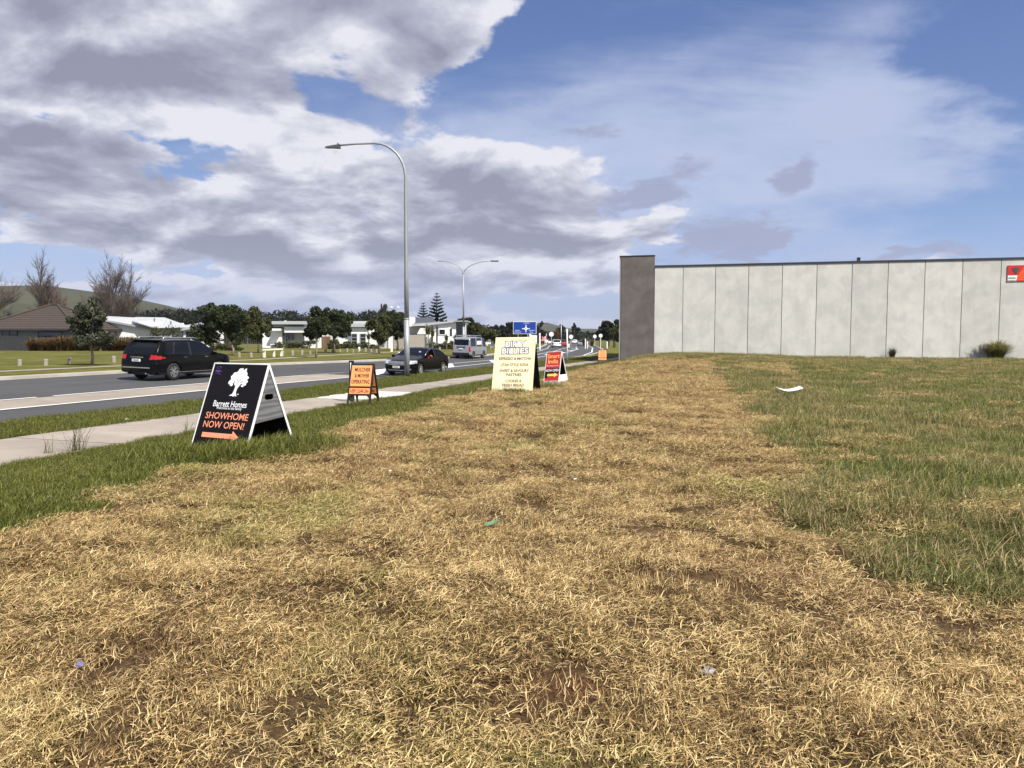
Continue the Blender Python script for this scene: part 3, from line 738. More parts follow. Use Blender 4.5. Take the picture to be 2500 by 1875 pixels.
# norfolk pines
def norfolk(U, Vtop, Vb, Y, label, seed):
    b = placeY(U, Y); s = F/Y; h = EYE-(Vtop-HZ)/s-b.z; t = empty('norfolk_pine', b, 0, label, 'pine tree', 'norfolk pines behind the white house')
    MB().tube([(0, 0, -.2), (0, 0, h*.6), (0, 0, h)], [.3, .15, .03], 7).build('trunk', M['bark'], t)
    g = np.random.default_rng(seed); V = []; Fq = []; rd = []
    tiers = 15
    for k in range(tiers):
        u = k/(tiers-1); z = h*(.12+.86*u); rad = h*.30*(1-u)**.85+.22
        for a in np.linspace(0, math.tau, 7)[:-1]+g.uniform(0, 1):
            ca, sa = math.cos(a), math.sin(a); o = len(V); L = rad*g.uniform(.85, 1.1)
            for j, w in enumerate((0, .35, .7, 1.)):
                zz = z+L*(.30*w**1.3) ; ww = .05*rad+.16*L*math.sin(math.pi*min(1, w*.8+.12)); x, y = ca*L*w, sa*L*w
                V += [(x-sa*ww, y+ca*ww, zz-.04*L), (x, y, zz+.10*L*(w > 0)+.05), (x+sa*ww, y-ca*ww, zz-.04*L)]
            for j in range(3):
                for i in range(2): Fq.append((o+3*j+i, o+3*j+i+1, o+3*j+4+i, o+3*j+3+i)); rd.append(g.uniform(0, 1))
            # ragged needles along the branch
            for q in range(16):
                w = g.uniform(.2, 1); x, y, zz = ca*L*w, sa*L*w, z+L*.3*w**1.3; o2 = len(V); e = .13*L+.15
                dx, dy, dz = g.normal(size=3)*e; V += [(x, y, zz), (x+dx, y+dy, zz+abs(dz)*.6), (x+dx*.8+.05, y+dy*.8+.05, zz+abs(dz)*.5), (x+.05, y+.05, zz)]
                Fq.append((o2, o2+1, o2+2, o2+3)); rd.append(g.uniform(0, 1))
    link('crown', npmesh('crown', np.array(V), np.array(Fq), M['pine'], rd), None, t)
norfolk(1067, 717, 830, 150, 'taller of the two tiered norfolk pines behind the white house', 1)
norfolk(1034, 741, 830, 152, 'shorter norfolk pine just left of the taller one', 2)

# bare winter trees
bare_tree('bare_tree', placeY(-22, 112), 12.8, 1.25, 'bare winter tree cut off by the left edge of the picture', 21)
bare_tree('bare_tree', placeY(112, 122), 15.6, .95, 'tall narrow bare tree behind the brown tiled roof', 12, 'twig')
bare_tree('bare_tree', placeY(152, 128), 12.0, .8, 'smaller bare tree just right of the tall one behind the tiled roof', 33, 'twig2')
bare_tree('bare_tree', placeY(262, 112), 13.9, 1.1, 'wide bare tree with many stems right of the young evergreen', 14, 'twig', 2)
bare_tree('bare_tree', placeY(318, 115), 12.9, .85, 'pointed bare tree above the rear of the black car', 25, 'twig')
# brown understorey under the bare trees
def thicket():
    cl = []
    for U in range(20, 560, 14):
        b = atY(U, rng.uniform(785, 800), rng.uniform(125, 150)); cl.append(((b.x, b.y, b.z), (rng.uniform(1.5, 3), 2, rng.uniform(1.2, 2.6))))
    V, Fq, rd = leafcloud(cl, 14000, .22)
    tag(link('undergrowth', npmesh('undergrowth', V, Fq, M['leaf_far'], rd)), 'brown-green undergrowth massed behind the houses on the left', 'undergrowth', kind='stuff')
thicket()
def treeline():
    cl = []; g = rng
    top = [(330, 762), (385, 750), (420, 754), (455, 752), (500, 748), (600, 755), (650, 762), (680, 757), (700, 755), (730, 764), (800, 762), (860, 762), (875, 760), (900, 755), (935, 762), (1000, 775), (1040, 785), (1100, 792), (1160, 792), (1300, 800)]
    for k in range(330):
        U = g.uniform(325, 1310); Y = g.uniform(250, 330); v = np.interp(U, [a for a, b in top], [b for a, b in top])+g.uniform(-3, 9)
        t = atY(U, v, Y); r = g.uniform(1.5, 3.4)
        cl.append(((t.x, t.y, t.z-r), (r*1.1, r, r)))
        cl.append(((t.x+g.uniform(-2, 2), t.y, (t.z-r)*.5), (r*1.5, r, max(1., t.z*.5))))
    V, Fq, rd = leafcloud(cl, 60000, .62)
    tag(link('far_wood', npmesh('far_wood', V, Fq, M['leaf_far'], rd)), 'distant dark belt of trees behind the white houses', 'wood', kind='stuff')
    cl = []
    for k in range(150):
        U = g.uniform(1290, 1560); Y = g.uniform(420, 700); t = atY(U, g.uniform(808, 814), Y); r = g.uniform(2, 4)
        cl.append(((t.x, t.y, t.z-r), (r*2, r, r))); cl.append(((t.x, t.y, t.z*.4), (r*2.2, r, 3)))
    V, Fq, rd = leafcloud(cl, 20000, .9)
    tag(link('far_hedgerow', npmesh('far_hedgerow', V, Fq, M['leaf_far'], rd)), 'low hazy band of trees beyond the roundabout', 'wood', kind='stuff')
treeline()
for U, vt, Y, lab, w in ((942, 744, 300, 'taller poplar column rising above the far trees left of the lamp post', 1.6), (932, 748, 302, 'thin poplar beside the taller one on the skyline', 1.1)):
    b = placeY(U, Y); h = EYE-(vt-HZ)/(F/Y)-b.z
    tree('poplar', b, h, [(0, 0, h*.6, w, w, h*.4), (0, 0, h*.85, w*.6, w*.6, h*.15)], h*.2, 2200, .3, M['leaf_pale'], lab, 'poplar', 'poplars on the skyline')
for U, vt, Y, lab in ((1322, 786, 260, 'spindly lone tree with a small dark tuft right of the blue sign'), (1402, 789, 300, 'spindly lone tree with a small dark tuft above the roundabout')):
    b = placeY(U, Y); h = EYE-(vt-HZ)/(F/Y)-b.z
    tree('spindly_tree', b, h, [(0, 0, h-.8, .5, .5, .9)], h-1.2, 700, .22, M['leaf_far'], lab, 'tree', None, r0=.05)

# ------------------------------------------------------------------ houses
def hb(name, U0, U1, V0, V1, Y, depth, mat, parent, yo=0.):
    """box whose front face spans the picture rectangle at distance Y (metres solved once, built where it stands)"""
    a = atY(U0, V0, Y+yo); b = atY(U1, V1, Y+yo)
    z1 = a.z; z0 = b.z
    return bbox(name, (a.x, Y+yo, z0), (b.x, Y+yo+depth, z1), mat, parent)
def win(U0, U1, V0, V1, Y, parent, nx=1, nz=1, fm='frame_grey', yo=0.):
    a = atY(U0, V0, Y+yo); b = atY(U1, V1, Y+yo); x0, x1, z0, z1 = a.x, b.x, b.z, a.z; y = Y+yo; t = .07
    m = MB()
    for i in range(nx+1):
        x = x0+(x1-x0)*i/nx; m.box((x-t/2, y-.05, z0-t/2), (x+t/2, y+.02, z1+t/2))
    for j in range(nz+1):
        z = z0+(z1-z0)*j/nz
        for i in range(nx):
            xa = x0+(x1-x0)*i/nx+t/2; xb = x0+(x1-x0)*(i+1)/nx-t/2; m.box((xa, y-.045, z-t/2), (xb, y+.02, z+t/2))
    f = m.build('window', M[fm], parent)
    for i in range(nx):
        for j in range(nz):
            xa = x0+(x1-x0)*i/nx+t/2; xb = x0+(x1-x0)*(i+1)/nx-t/2; za = z0+(z1-z0)*j/nz+t/2; zb = z0+(z1-z0)*(j+1)/nz-t/2
            p_ = bbox('pane', (xa, y-.02, za), (xb, y+.01, zb), M['dark_glass'], f)
    return f
def roofpoly(name, pts, mat, parent, th=.15):
    """closed solid from top polygon points, thickened down"""
    n = len(pts); m = MB(); m.add(list(pts)+[(x, y, z-th) for x, y, z in pts], [tuple(range(n)), tuple(range(2*n-1, n-1, -1))]+[(i, (i+1) % n, n+(i+1) % n, n+i) for i in range(n)])
    return m.build(name, mat, parent)
# brown tiled house
def brown_house():
    Y = 82.; h = empty('brown_roof_house', (placeY(60, Y).x, Y, .5), 0, 'single-storey house with brown tiled hip roof and grey cladding at far left', 'house')
    h.location = (0, 0, 0)
    xl, xr = -58.5, atY(186, 803, Y).x; ze = atY(100, 803, Y).z; zr = atY(60, 752, Y).z+.5; D = 11.
    m = bbox('wall', (xl+.5, Y+.5, .3), (xr-.6, Y+D-.5, ze-.02), M['weatherboard'], h)
    a = Vector((xl, Y, ze)); b = Vector((xr, Y, ze)); c = Vector((xr, Y+D, ze)); d = Vector((xl, Y+D, ze))
    e = Vector((xl+5.5, Y+D/2, zr)); f = Vector((xr-5.2, Y+D/2, zr))
    # tile courses as real steps
    n = 13
    for face, (A, B, E, Fv) in enumerate(((a, b, e, f), (b, c, f, f), (c, d, f, e), (d, a, e, e))):
        for i in range(n):
            u0, u1 = i/n, (i+1)/n
            P1, P2 = A.lerp(E, u0), B.lerp(Fv, u0); P3, P4 = B.lerp(Fv, u1), A.lerp(E, u1)
            q = MB(); up = Vector((0, 0, .055)); dn = Vector((0, 0, -.02))
            q.add([P1+up, P2+up, P3, P4, P1+dn, P2+dn, P3+dn, P4+dn], [(0, 1, 2, 3), (4, 5, 1, 0), (5, 6, 2, 1), (7, 4, 0, 3), (6, 7, 3, 2)])
            q.build('tile_course', M['tile_roof'], h)
    rg = MB()
    for A, B in ((a, e), (b, f), (c, f), (d, e), (e, f)): rg.tube([A+Vector((0, 0, .1)), B+Vector((0, 0, .1))], .11, 6)
    rg.build('ridge_cap', M['tile_roof'], h)
    g = MB(); g.box((xl-.05, Y-.12, ze-.16), (xr+.05, Y-.01, ze+.03)); g.box((xr+.01, Y-.0, ze-.16), (xr+.12, Y+D, ze+.03)); g.build('gutter', M['fascia'], h)
    win(94, 152, 811, 828, Y, h, 1, 1, 'fascia', .45); win(5, 43, 808, 826, Y, h, 2, 1, 'fascia', .45)
    for U, V in ((111, 817),): pass
brown_house()
def white_gable():
    Y = 90.; h = empty('pale_roof_house', (0, 0, 0), 0, 'white house with low pale metal roof behind the black car', 'house')
    P = lambda U, V, yo=0.: atY(U, V, Y+yo)
    hb('wall', 384, 446, 803, 848, Y, 8, M['house_grey'], h)
    a, b, c, d = P(322, 783, 1.), P(383, 801.5, -.35), P(472, 800, -.35), P(402, 775, 7); e = P(330, 774, 7)
    roofpoly('roof', [a, b, c, d, e], M['roof_white'], h, .12)
    hb('wall', 262, 381, 786, 848, Y, 8, M['house_white'], h, 1.5).data
    f = MB(); A, B = P(232, 777, 1.), P(384, 803, 1.); A2, B2 = P(232, 781, 1.), P(384, 807.5, 1.)
    f.add([A, B, B2, A2]+[v+Vector((0, .3, 0)) for v in (A, B, B2, A2)], [(0, 1, 2, 3), (7, 6, 5, 4), (0, 4, 5, 1), (1, 5, 6, 2), (2, 6, 7, 3), (3, 7, 4, 0)]); f.build('fascia', M['frame_grey'], h)
    roofpoly('roof', [P(232, 776.5, 1.05), P(384, 802.5, 1.05), P(345, 776, 7.), P(230, 770, 7.)], M['roof_white'], h, .1)
    g = MB(); g.tube([P(383, 802.5, -.42), P(472, 801, -.42)], .09, 5); g.build('gutter', M['fascia'], h)
    # right wing with gable
    hb('wall', 447, 500, 802, 848, Y, 6, M['house_white'], h, -.5)
    roofpoly('roof', [P(440, 803, -.9), P(500, 791, -.9), P(502, 786, 6), P(444, 795, 6)], M['roof_white'], h, .25)
    win(421, 425, 809, 822, Y, h, 1, 1, 'fascia', -.03); win(455, 470, 810, 824, Y, h, 2, 1, 'fascia', -.53)
    win(255, 282, 796, 802, Y, h, 1, 1, 'frame_grey', 1.42)
    for U, V in ((377, 784), (417, 791)):
        q = P(U, V, 2); MB().tube([q-Vector((0, 0, .3)), q+Vector((0, 0, .35))], .09, 6).build('vent_pipe', M['grey_metal'], h)
white_gable()
def house_e():
    Y = 97.; h = empty('white_flat_house', (0, 0, 0), 0, 'white modern flat-roofed house with grey recess, left of the orange sign', 'house')
    hb('wall', 640, 689, 808, 853, Y, 9, M['house_white'], h)
    hb('wall', 689.2, 698, 808, 853, Y, 6, M['frame_grey'], h, .4)
    hb('wall', 698.2, 760, 812.5, 853, Y, 9, M['house_grey'], h, .8)  # recess wall, its shade put into the grey colour
    hb('wall', 743, 775, 800, 853, Y, 9, M['house_white'], h, .05)
    hb('parapet', 694, 744, 798, 812, Y, 7, M['house_white'], h, -.5)
    hb('roof', 663, 749, 784, 791.5, Y, 9, M['roof_white'], h, -1.)
    hb('wall', 668, 742, 791.8, 798, Y, 7, M['frame_grey'], h, .2)
    hb('canopy', 664, 683, 802, 807.5, Y, 2, M['house_white'], h, -1.2)
    win(702.5, 709.5, 813, 829.5, Y, h, 1, 1, 'frame_grey', .76); win(711, 718, 813, 829.5, Y, h, 1, 1, 'frame_grey', .76)
    win(690, 697, 812, 820, Y, h, 1, 1, 'frame_grey', .36)
    MB().tube([atY(696.5, 783, Y), atY(696.5, 787, Y)], .18, 8).build('roof_vent', M['white'], h)
    ac = empty('air_conditioner', atY(668, 852, Y-.6), 0, 'pale outdoor air conditioning unit against the white house wall', 'air conditioner')
    bbox('case', (-.42, 0, 0), (.42, .32, .62), M['white'], ac, .02)
    MB().tube([(-.12, -.02, .33), (-.12, -.001, .33)], .24, 16).build('fan_grille', M['grey_metal'], ac)
house_e()
def house_f():
    Y = 98.; h = empty('white_house', (0, 0, 0), 0, 'white house with two tall four-pane windows, above the orange sign', 'house')
    hb('wall', 857, 911, 799.5, 853, Y, 8, M['house_white'], h)
    hb('roof', 855, 904, 790.5, 798, Y, 9, M['roof_white'], h, -.4)
    hb('wall', 862, 900, 784, 790.3, Y, 5, M['roof_white'], h, 1.5)
    hb('wall', 826, 857, 821, 853, Y, 7, M['house_white'], h, .6)
    hb('wall', 790, 830, 815, 853, Y, 5, M['house_grey'], h, 3.)
    win(858.5, 872, 815, 850, Y, h, 1, 4, 'frame_grey', -.03); win(879.5, 893, 815, 850, Y, h, 1, 4, 'frame_grey', -.03)
    win(795, 806, 824, 837, Y, h, 1, 1, 'frame_grey', 2.96)
    hb('wall', 948, 985, 822, 853, Y, 6, M['house_white'], h, 2.)
    win(926, 940, 824, 840, Y, h, 1, 1, 'frame_grey', 2.)
    hb('wall', 912, 947.5, 815, 853, Y, 5, M['house_grey'], h, 2.2)
house_f()
def house_g():
    Y = 100.; h = empty('angular_white_house', (0, 0, 0), 0, 'long white house with slanting roof edge right of the tall lamp post', 'house')
    P = lambda U, V, yo=0.: atY(U, V, Y+yo)
    hb('fin_wall', 999, 1004.5, 773, 797, Y, 4, M['house_white'], h, -.5)
    roofpoly('roof', [P(1005, 790, 2), P(1062, 788, 2), P(1058, 775, 8), P(1005, 775, 8)], M['slate'], h, .2)
    w = MB(); A = [P(1038, 792, 0), P(1113, 786.5, 0), P(1113, 853, 0), P(1038, 853, 0)]
    w.add(A+[v+Vector((0, 8, 0)) for v in A], [(0, 1, 2, 3), (7, 6, 5, 4), (0, 4, 5, 1), (1, 5, 6, 2), (2, 6, 7, 3), (3, 7, 4, 0)]); w.build('wall', M['house_white'], h)
    w = MB(); A = [P(1000, 791, -.4), P(1117, 783, -.4), P(1117, 785.5, -.4), P(1038, 795, -.4), P(1000, 797, -.4)]
    w.add(A+[v+Vector((0, 9, 0)) for v in A], [(0, 1, 2, 3, 4), (9, 8, 7, 6, 5)]+[(i, 5+i, 5+(i+1) % 5, (i+1) % 5) for i in range(5)]); w.build('fascia', M['roof_white'], h)
    hb('wall', 1000, 1037.5, 797.5, 853, Y, 4, M['house_grey'], h, .6)  # wall below the eave, darker colour stands for the eave's shade
    w = MB(); A = [P(1026, 801, -.9), P(1040, 801, -.9), P(1040, 816, -.9), P(1018, 816, -.9)]
    w.add(A+[v+Vector((0, 1.3, 0)) for v in A], [(0, 1, 2, 3), (7, 6, 5, 4), (0, 4, 5, 1), (1, 5, 6, 2), (2, 6, 7, 3), (3, 7, 4, 0)]); w.build('canopy', M['house_white'], h)
    hb('glass_end', 1113.5, 1137, 787, 822, Y, 6, M['dark_glass'], h, .8)
    hb('roof', 1110, 1141, 782.5, 785.5, Y, 8, M['frame_grey'], h, -.6)
    hb('column', 1136, 1138, 786, 824, Y, .25, M['house_white'], h, -.3)
    hb('wall', 1113.5, 1140, 822.5, 853, Y, 5, M['house_white'], h, .5)
    win(1099.5, 1103, 803, 822, Y, h, 1, 1, 'fascia', -.03); win(1072, 1087, 804, 817, Y, h, 1, 1, 'house_white', -.03)
    win(1003, 1011, 815, 829, Y, h, 1, 1, 'frame_grey', .56); win(1013, 1024, 815, 829, Y, h, 1, 1, 'frame_grey', .56); win(1026, 1033, 818, 829, Y, h, 1, 1, 'frame_grey', .56)
    for U in (1055, 1067): 
        q = P(U, 845, -1.2); bbox('post', (q.x-.12, q.y, .5), (q.x+.12, q.y+.25, P(U, 793+(U-1055)*.1, -1.2).z), M['fascia'], h)
    hb('side_wall', 1068.5, 1113, 821, 853, Y, .2, M['house_white'], h, -1.3)
house_g()
# far roofs among trees near roundabout
for U0, U1, V0, V1, Y, lab in ((1180, 1203, 822, 834, 140, 'small white building glimpsed under the trees behind the van'), (1298, 1322, 792, 800, 420, 'distant grey pitched roof right of the blue sign')):
    h = empty('distant_building', (0, 0, 0), 0, lab, 'building')
    hb('wall', U0, U1, V0+3, 840, Y, 8, M['house_white'] if Y < 200 else M['slate'], h)
    hb('roof', U0-2, U1+2, V0, V0+2.9, Y, 9, M['roof_white'] if Y < 200 else M['slate'], h, -.5)

# fences
def fence(name, U0, U1, Y0, Y1, hgt, mat, label, board=.15, post=2.4, gap=.012):
    a = placeY(U0, Y0); b = placeY(U1, Y1); d = (b-a); L = d.length; rz = math.atan2(d.y, d.x)
    t = empty(name, a, rz, label, 'fence'); sl = (b.z-a.z)/L
    x = 0; n = 0
    mb0 = MB().box((0, -.012, .03), (board-gap, .012, hgt)).mesh('board')
    lim = 280
    while x < L-board and n < lim:
        o = link('board', mb0, mat, t, loc=(x, random.uniform(-.006, .006), sl*x+random.uniform(-.02, .01))); x += board; n += 1
    pm = MB().box((-.05, .013, -.1), (.05, .11, hgt-.05)).mesh('post')
    for x in np.arange(0, L+.01, post): link('post', pm, mat, t, loc=(x, 0, sl*x))
    return t
fence('timber_fence', -150, 76, 77, 78, 1.50, M['charcoal'], 'charcoal paling fence at the far left below the tiled roof')
fence('timber_fence', 84, 330, 80, 84, 1.36, M['charcoal'], 'dark paling fence behind the rust-coloured flax hedge', .2)
fence('timber_fence', 330, 470, 85, 88, 1.36, M['charcoal'], 'dark paling fence seen over the black car', .2)
fence('timber_fence', 1000, 1037, 90, 91, 1.75, M['grey_wood'], 'weathered timber fence right of the tall lamp post')
fence('timber_fence', 786, 810, 92, 92, 1.5, M['brown_wood'], 'short brown timber gate fence left of the white house')
fence('timber_fence', 960, 992, 93, 93, 1.7, M['grey_wood'], 'pale timber fence behind the dense tree at the lamp post')
def meshfence():
    a = placeY(527, 80); b = placeY(630, 84); d = b-a; L = d.length; t = empty('wire_fence', a, math.atan2(d.y, d.x), 'chain-wire fence with grey posts behind the broad dark tree', 'fence')
    pm = MB().tube([(0, 0, -.1), (0, 0, 1.8)], .035, 6).mesh('post')
    for x in np.linspace(0, L, 5): link('post', pm, M['grey_metal'], t, loc=(x, 0, 0))
    m = MB()
    for x in np.arange(0, L, .22): m.tube([(x, 0, .05), (x+.0, 0, 1.75)], .006, 3)
    for z in np.arange(.1, 1.8, .18): m.tube([(0, 0, z), (L, 0, z)], .006, 3)
    o = m.build('wire_mesh', M['grey_metal'], t); o['kind'] = 'stuff'
meshfence()
# flax hedge: individual plants
g0 = empty('flax_plant', (0, 0, 0), 0, 'rust-coloured flax plant in the hedge below the grey cladding, leftmost in its row', 'flax plant', 'rust flax plants in the hedge')
strapplant(g0, 340, 1.75, 1.5, M['flax'], 'leaves', .045, droop=1.25)
xs = np.linspace(84, 322, 12)
for i, U in enumerate(xs):
    o = g0 if i == 0 else copy_tree(g0)
    o.location = placeY(U+rng.uniform(-4, 4), 76.5+rng.uniform(-.3, .3)); o.rotation_euler.z = rng.uniform(0, 6); s_ = rng.uniform(.8, 1.08); o.scale = (s_, s_, s_*rng.uniform(.9, 1.05))
    if i: o['label'] = 'rust flax plant inside the hedge row' if i < 11 else 'rust flax plant ending the hedge row beside the black car'
# garden shrubs along the house fronts
sh_lab = ['low dark shrub bed in front of the grey recess of the flat-roofed house', 'low shrub at the foot of the tall-windowed house', 'low shrub between the two white houses', 'shrub at the base of the slanting-roof house',
          'shrub right of the brown timber fence', 'low shrub under the broad dark tree', 'greenery behind the rear of the black car', 'low garden shrub left of the van']
for U, Y, w, hh, lab in ((725, 94, 3.2, .8, sh_lab[0]), (885, 95, 3.4, .6, sh_lab[1]), (830, 95, 2.4, .7, sh_lab[2]), (1080, 96, 2.6, .7, sh_lab[3]), (815, 91, .9, .9, sh_lab[4]), (545, 79, 2.4, .8, sh_lab[5]), (400, 86, 3.2, 2.1, sh_lab[6]), (1100, 95, 1.2, .9, sh_lab[7])):
    b = placeY(U, Y)
    tree('shrub', b, hh*1.4, [(-w*.4, 0, hh*.5, w*.4, .7, hh*.6), (w*.3, 0, hh*.5, w*.5, .7, hh*.7)], hh*.2, 1100, .12, M['leaf_olive'], lab, 'shrub', None, r0=.04)
# bollards on the far lawn
bm0 = MB().tube([(0, 0, -.2), (0, 0, .26), (0, 0, .28)], [.085, .085, .07], 8).mesh('bollard')
rows = [(48, 893), (112, 893), (170, 888), (278, 885), (584, 872), (613, 872), (642, 872), (690, 868.5), (714, 867.5), (737, 866.5), (757, 865), (795, 862), (812, 861), (830, 860), (847, 860), (862, 861), (875, 860), (892, 859), (906, 860), (919, 860), (984, 857), (1005, 857), (1048, 856), (1073, 856)]
for i, (U, V) in enumerate(rows):
    o = link('bollard', bm0, M['grey_wood']); b = gpt(U, V); o.location = b; sc = rng.uniform(.85, 1.2); o.scale = (sc*1.3, sc*1.3, sc*(1.3 if U < 300 else 1.25)); o.rotation_euler = (rng.uniform(-.06, .06), rng.uniform(-.06, .06), rng.uniform(0, 6))
    side = 'squat weathered timber bollard on the far lawn left of the black car' if U < 300 else 'small weathered timber bollard on the far lawn right of the black car'
    if i < 4: side = ('squat weathered bollard farthest left on the lawn below the tiled roof', 'squat weathered bollard below the middle of the rust flax hedge', 'squat bollard just left of the young evergreen trunk', 'squat bollard between the young evergreen and the black car')[i]
    tag(o, side, 'bollard', 'timber bollards along the far lawn')
o = bbox('utility_box', (-.11, -.1, -.1), (.11, .1, .45), M['cream_wood'], None, .03); o.location = gpt(956, 859); tag(o, 'small cream utility box on the lawn left of the lamp post', 'utility box')
o = bbox('utility_box', (-.1, -.1, -.1), (.1, .1, .42), M['white'], None, .03); o.location = gpt(877, 857); tag(o, 'small white utility box in front of the tall windows', 'utility box')
# cream barrier
def barrier():
    a = gpt(646, 873); b = gpt(687, 870); d = b-a; L = d.length; t = empty('timber_barrier', a, math.atan2(d.y, d.x), 'low cream painted timber barrier rail on the far lawn', 'barrier')
    for x in (0, L*.55, L): bbox('post', (x-.07, -.07, -.2), (x+.07, .07, .52), M['cream_wood'], t)
    bbox('rail', (-.15, -.1, .521), (L+.15, .1, .64), M['cream_wood'], t)
barrier()

# ------------------------------------------------------------------ concrete wall / warehouse
Y0 = 56.8; KW, BW = .01022, .03972; WX0 = .2243*Y0; wd = Vector((BW*Y0, -KW*Y0, 0)); PW = wd.length; th = math.atan2(wd.y, wd.x)
wh = empty('concrete_building', (WX0, Y0, 0), th, 'long windowless concrete panel building with a dark end pier beyond the field', 'building')
ZT = 7.27
joint = .035
for k in range(0, 15):
    a, b = (-.90*PW, 0) if k == 0 else ((k-1)*PW, k*PW)
    me = MB().box((a+joint/2, 0, -.6), (b-joint/2, .18, ZT)).mesh('wall_panel')
    bm = bmesh.new(); bm.from_mesh(me); bmesh.ops.bevel(bm, geom=bm.edges[:], offset=.012, segments=1, affect='EDGES'); bm.to_mesh(me); bm.free()
    link('wall_panel', me, M['tilt'], wh)
bbox('joint_filler', (-.90*PW, .05, -.6), (14*PW, .16, ZT-.03), plain('joint_sealant', (.07, .068, .065), .8), wh)
L0 = -2.02*PW; L1 = -.90*PW-.003
bbox('end_pier', (L0+.12, -.10, -.7), (L1, .30, 8.1), M['tilt_dark'], wh, .01, )
bbox('pier_edge', (L0, -.06, -.7), (L0+.117, .34, 8.1), plain('grey_concrete_edge', (.38, .36, .35), .8), wh)
bbox('capping', (L0-.02, -.13, 8.101), (L1+.02, .36, 8.17), M['fascia'], wh)
bbox('capping', (L1+.023, -.05, ZT+.001), (14*PW, .30, ZT+.12), M['fascia'], wh)
bbox('side_wall', (L0+.3, .345, -.7), (L0+.52, 26, 6.9), M['tilt'], wh)
bbox('roof', (L0+.53, .35, 6.4), (14*PW, 26, 6.6), M['roof_white'], wh)
bbox('back_wall', (L0+.53, 26.01, -.7), (14*PW, 26.2, 6.9), M['tilt'], wh)
s2 = 4.0+.92
bbox('roof_vent', (5.18*PW-.1, .05, ZT+.121), (5.18*PW+.1, .28, ZT+.37), M['black_plastic'], wh)
# wall sign: red field, orange field, white strip, generic dark emblem
ws = empty('wall_sign', (WX0+wd.x*9.16, Y0+wd.y*9.16, 0), th, 'red and orange advertising sign mounted high on the concrete wall at the right edge', 'sign')
def wz(V, Yy): return EYE+(HZ-V)/F*Yy*1.0
zt_, zb_ = wz(650, 51.5), wz(688, 51.5); zm = wz(674, 51.5)
bbox('backing', (0, -.05, zb_), (4.2, -.004, zt_), plain('sign_red', (.62, .035, .03), .4), ws)
m = MB(); m.prism([(.52, zb_+.002), (.62, zm), (.98, zt_-.04), (4.17, zt_-.04), (4.17, zb_+.03), (.55, zb_+.03)], (-.062, -.052)); m.build('orange_field', plain('sign_orange', (.90, .10, .025), .4), ws)
m = MB(); m.prism([(.02, zb_+.01), (.02, zm), (.60, zm), (.53, zb_+.01)], (-.060, -.053)); m.build('white_strip', M['white_print'], ws)
m = MB()
for x in np.arange(.06, .48, .055): m.box((x, -.066, zb_+.17), (x+.035, -.061, zb_+.25)); m.box((x, -.066, zb_+.04), (x+.04, -.061, zb_+.075))
m.build('small_print', plain('olive_print', (.12, .13, .09), .6), ws)
m = MB(); m.box((1.0, -.068, zt_-.52), (1.2, -.063, zt_-.14)); m.build('letter', M['white_print'], ws)
m = MB(); m.prism([(.25, zt_-.2), (.45, zt_-.13), (.7, zt_-.2), (.62, zt_-.42), (.52, zt_-.62), (.42, zt_-.45)], (-.068, -.063)); m.build('emblem', plain('emblem_dark', (.07, .08, .08), .5), ws)

# shrubs at wall
def wall_plant(U, Vb, h, sp, n, label, w=.012, mat='palm', name='tussock_grass'):
    s = ((U-1250)/F - .2243)  # find s on wall line
    sW = s/(BW+(U-1250)/F*KW); x = WX0+wd.x*sW; y = Y0+wd.y*sW-.55
    t = empty(name, (x, y, gz(x, y)), 0, label, 'plant'); strapplant(t, n, h, sp, M[mat], 'leaves', w, droop=1.2, smin=.3); return t
wall_plant(2420, 884, 1.75, 1.5, 1500, 'large drooping tussock grass growing against the foot of the concrete wall', mat='grass_long', w=.016)
wall_plant(2168, 880, 1.15, .6, 320, 'small tussock at the foot of the concrete wall, left of the large one', mat='palm')
wall_plant(2058, 880, .30, .3, 60, 'tiny weed clump at the foot of the concrete wall', mat='palm')

# ------------------------------------------------------------------ street lamps
def lamp_tall():
    b = gpt(994, 921); b.z -= .05; s = F/b.y
    t = empty('street_lamp', b, R(0), 'tall galvanised street lamp with one arm, standing on the near verge', 'street lamp')
    m = MB(); m.tube([(0, 0, 0), (0, 0, 2.85)], .135, 12); m.build('lower_pole', M['galv'], t, True)
    MB().tube([(0, 0, 2.86), (0, 0, 2.92)], .142, 12).build('collar', M['galv'], t, True)
    MB().tube([(0, 0, -.1), (0, 0, .05)], .16, 12).build('base', M['black_plastic'], t)
    top = EYE-(359-HZ)/s-b.z; pts = [(0, 0, 2.92), (0, 0, 5), (0, 0, top-1.6)]; rad = [.118, .10, .068]
    r = 1.45
    for k in range(1, 9):
        a = R(90*k/8); pts.append((-r+r*math.cos(a)-.0, 0, top-1.6+1.6*math.sin(a))); rad.append(.066-.002*k)
    e = ((838-994)/s); pts += [(e*.75, 0, top-.03), (e, 0, top-.10)]; rad += [.045, .04]
    MB().tube(pts, rad, 10).build('arm', M['galv'], t, True)
    head = MB(); x0, x1 = (802-994)/s, e-.0; z = top-.12
    head.add([(x0, -.06, z-.10), (x0, .06, z-.10), (x1, -.15, z-.12), (x1, .15, z-.12), (x0+.05, -.05, z-.03), (x0+.05, .05, z-.03), (x1, -.13, z+.06), (x1, .13, z+.06)],
             [(0, 1, 3, 2), (4, 6, 7, 5), (0, 2, 6, 4), (1, 5, 7, 3), (0, 4, 5, 1), (2, 3, 7, 6)])
    h = head.build('lamp_head', plain('dark_lamp_housing', (.07, .07, .072), .5), t)
    MB().box((x0+.1, -.045, z-.125), (x1-.12, .045, z-.112)).build('lens', M['lamp_clear'], h)
    MB().tube([(x1-.1, 0, z+.05), (x1-.1, 0, z+.14)], .035, 8).build('sensor', M['grey_metal'], h)
lamp_tall()
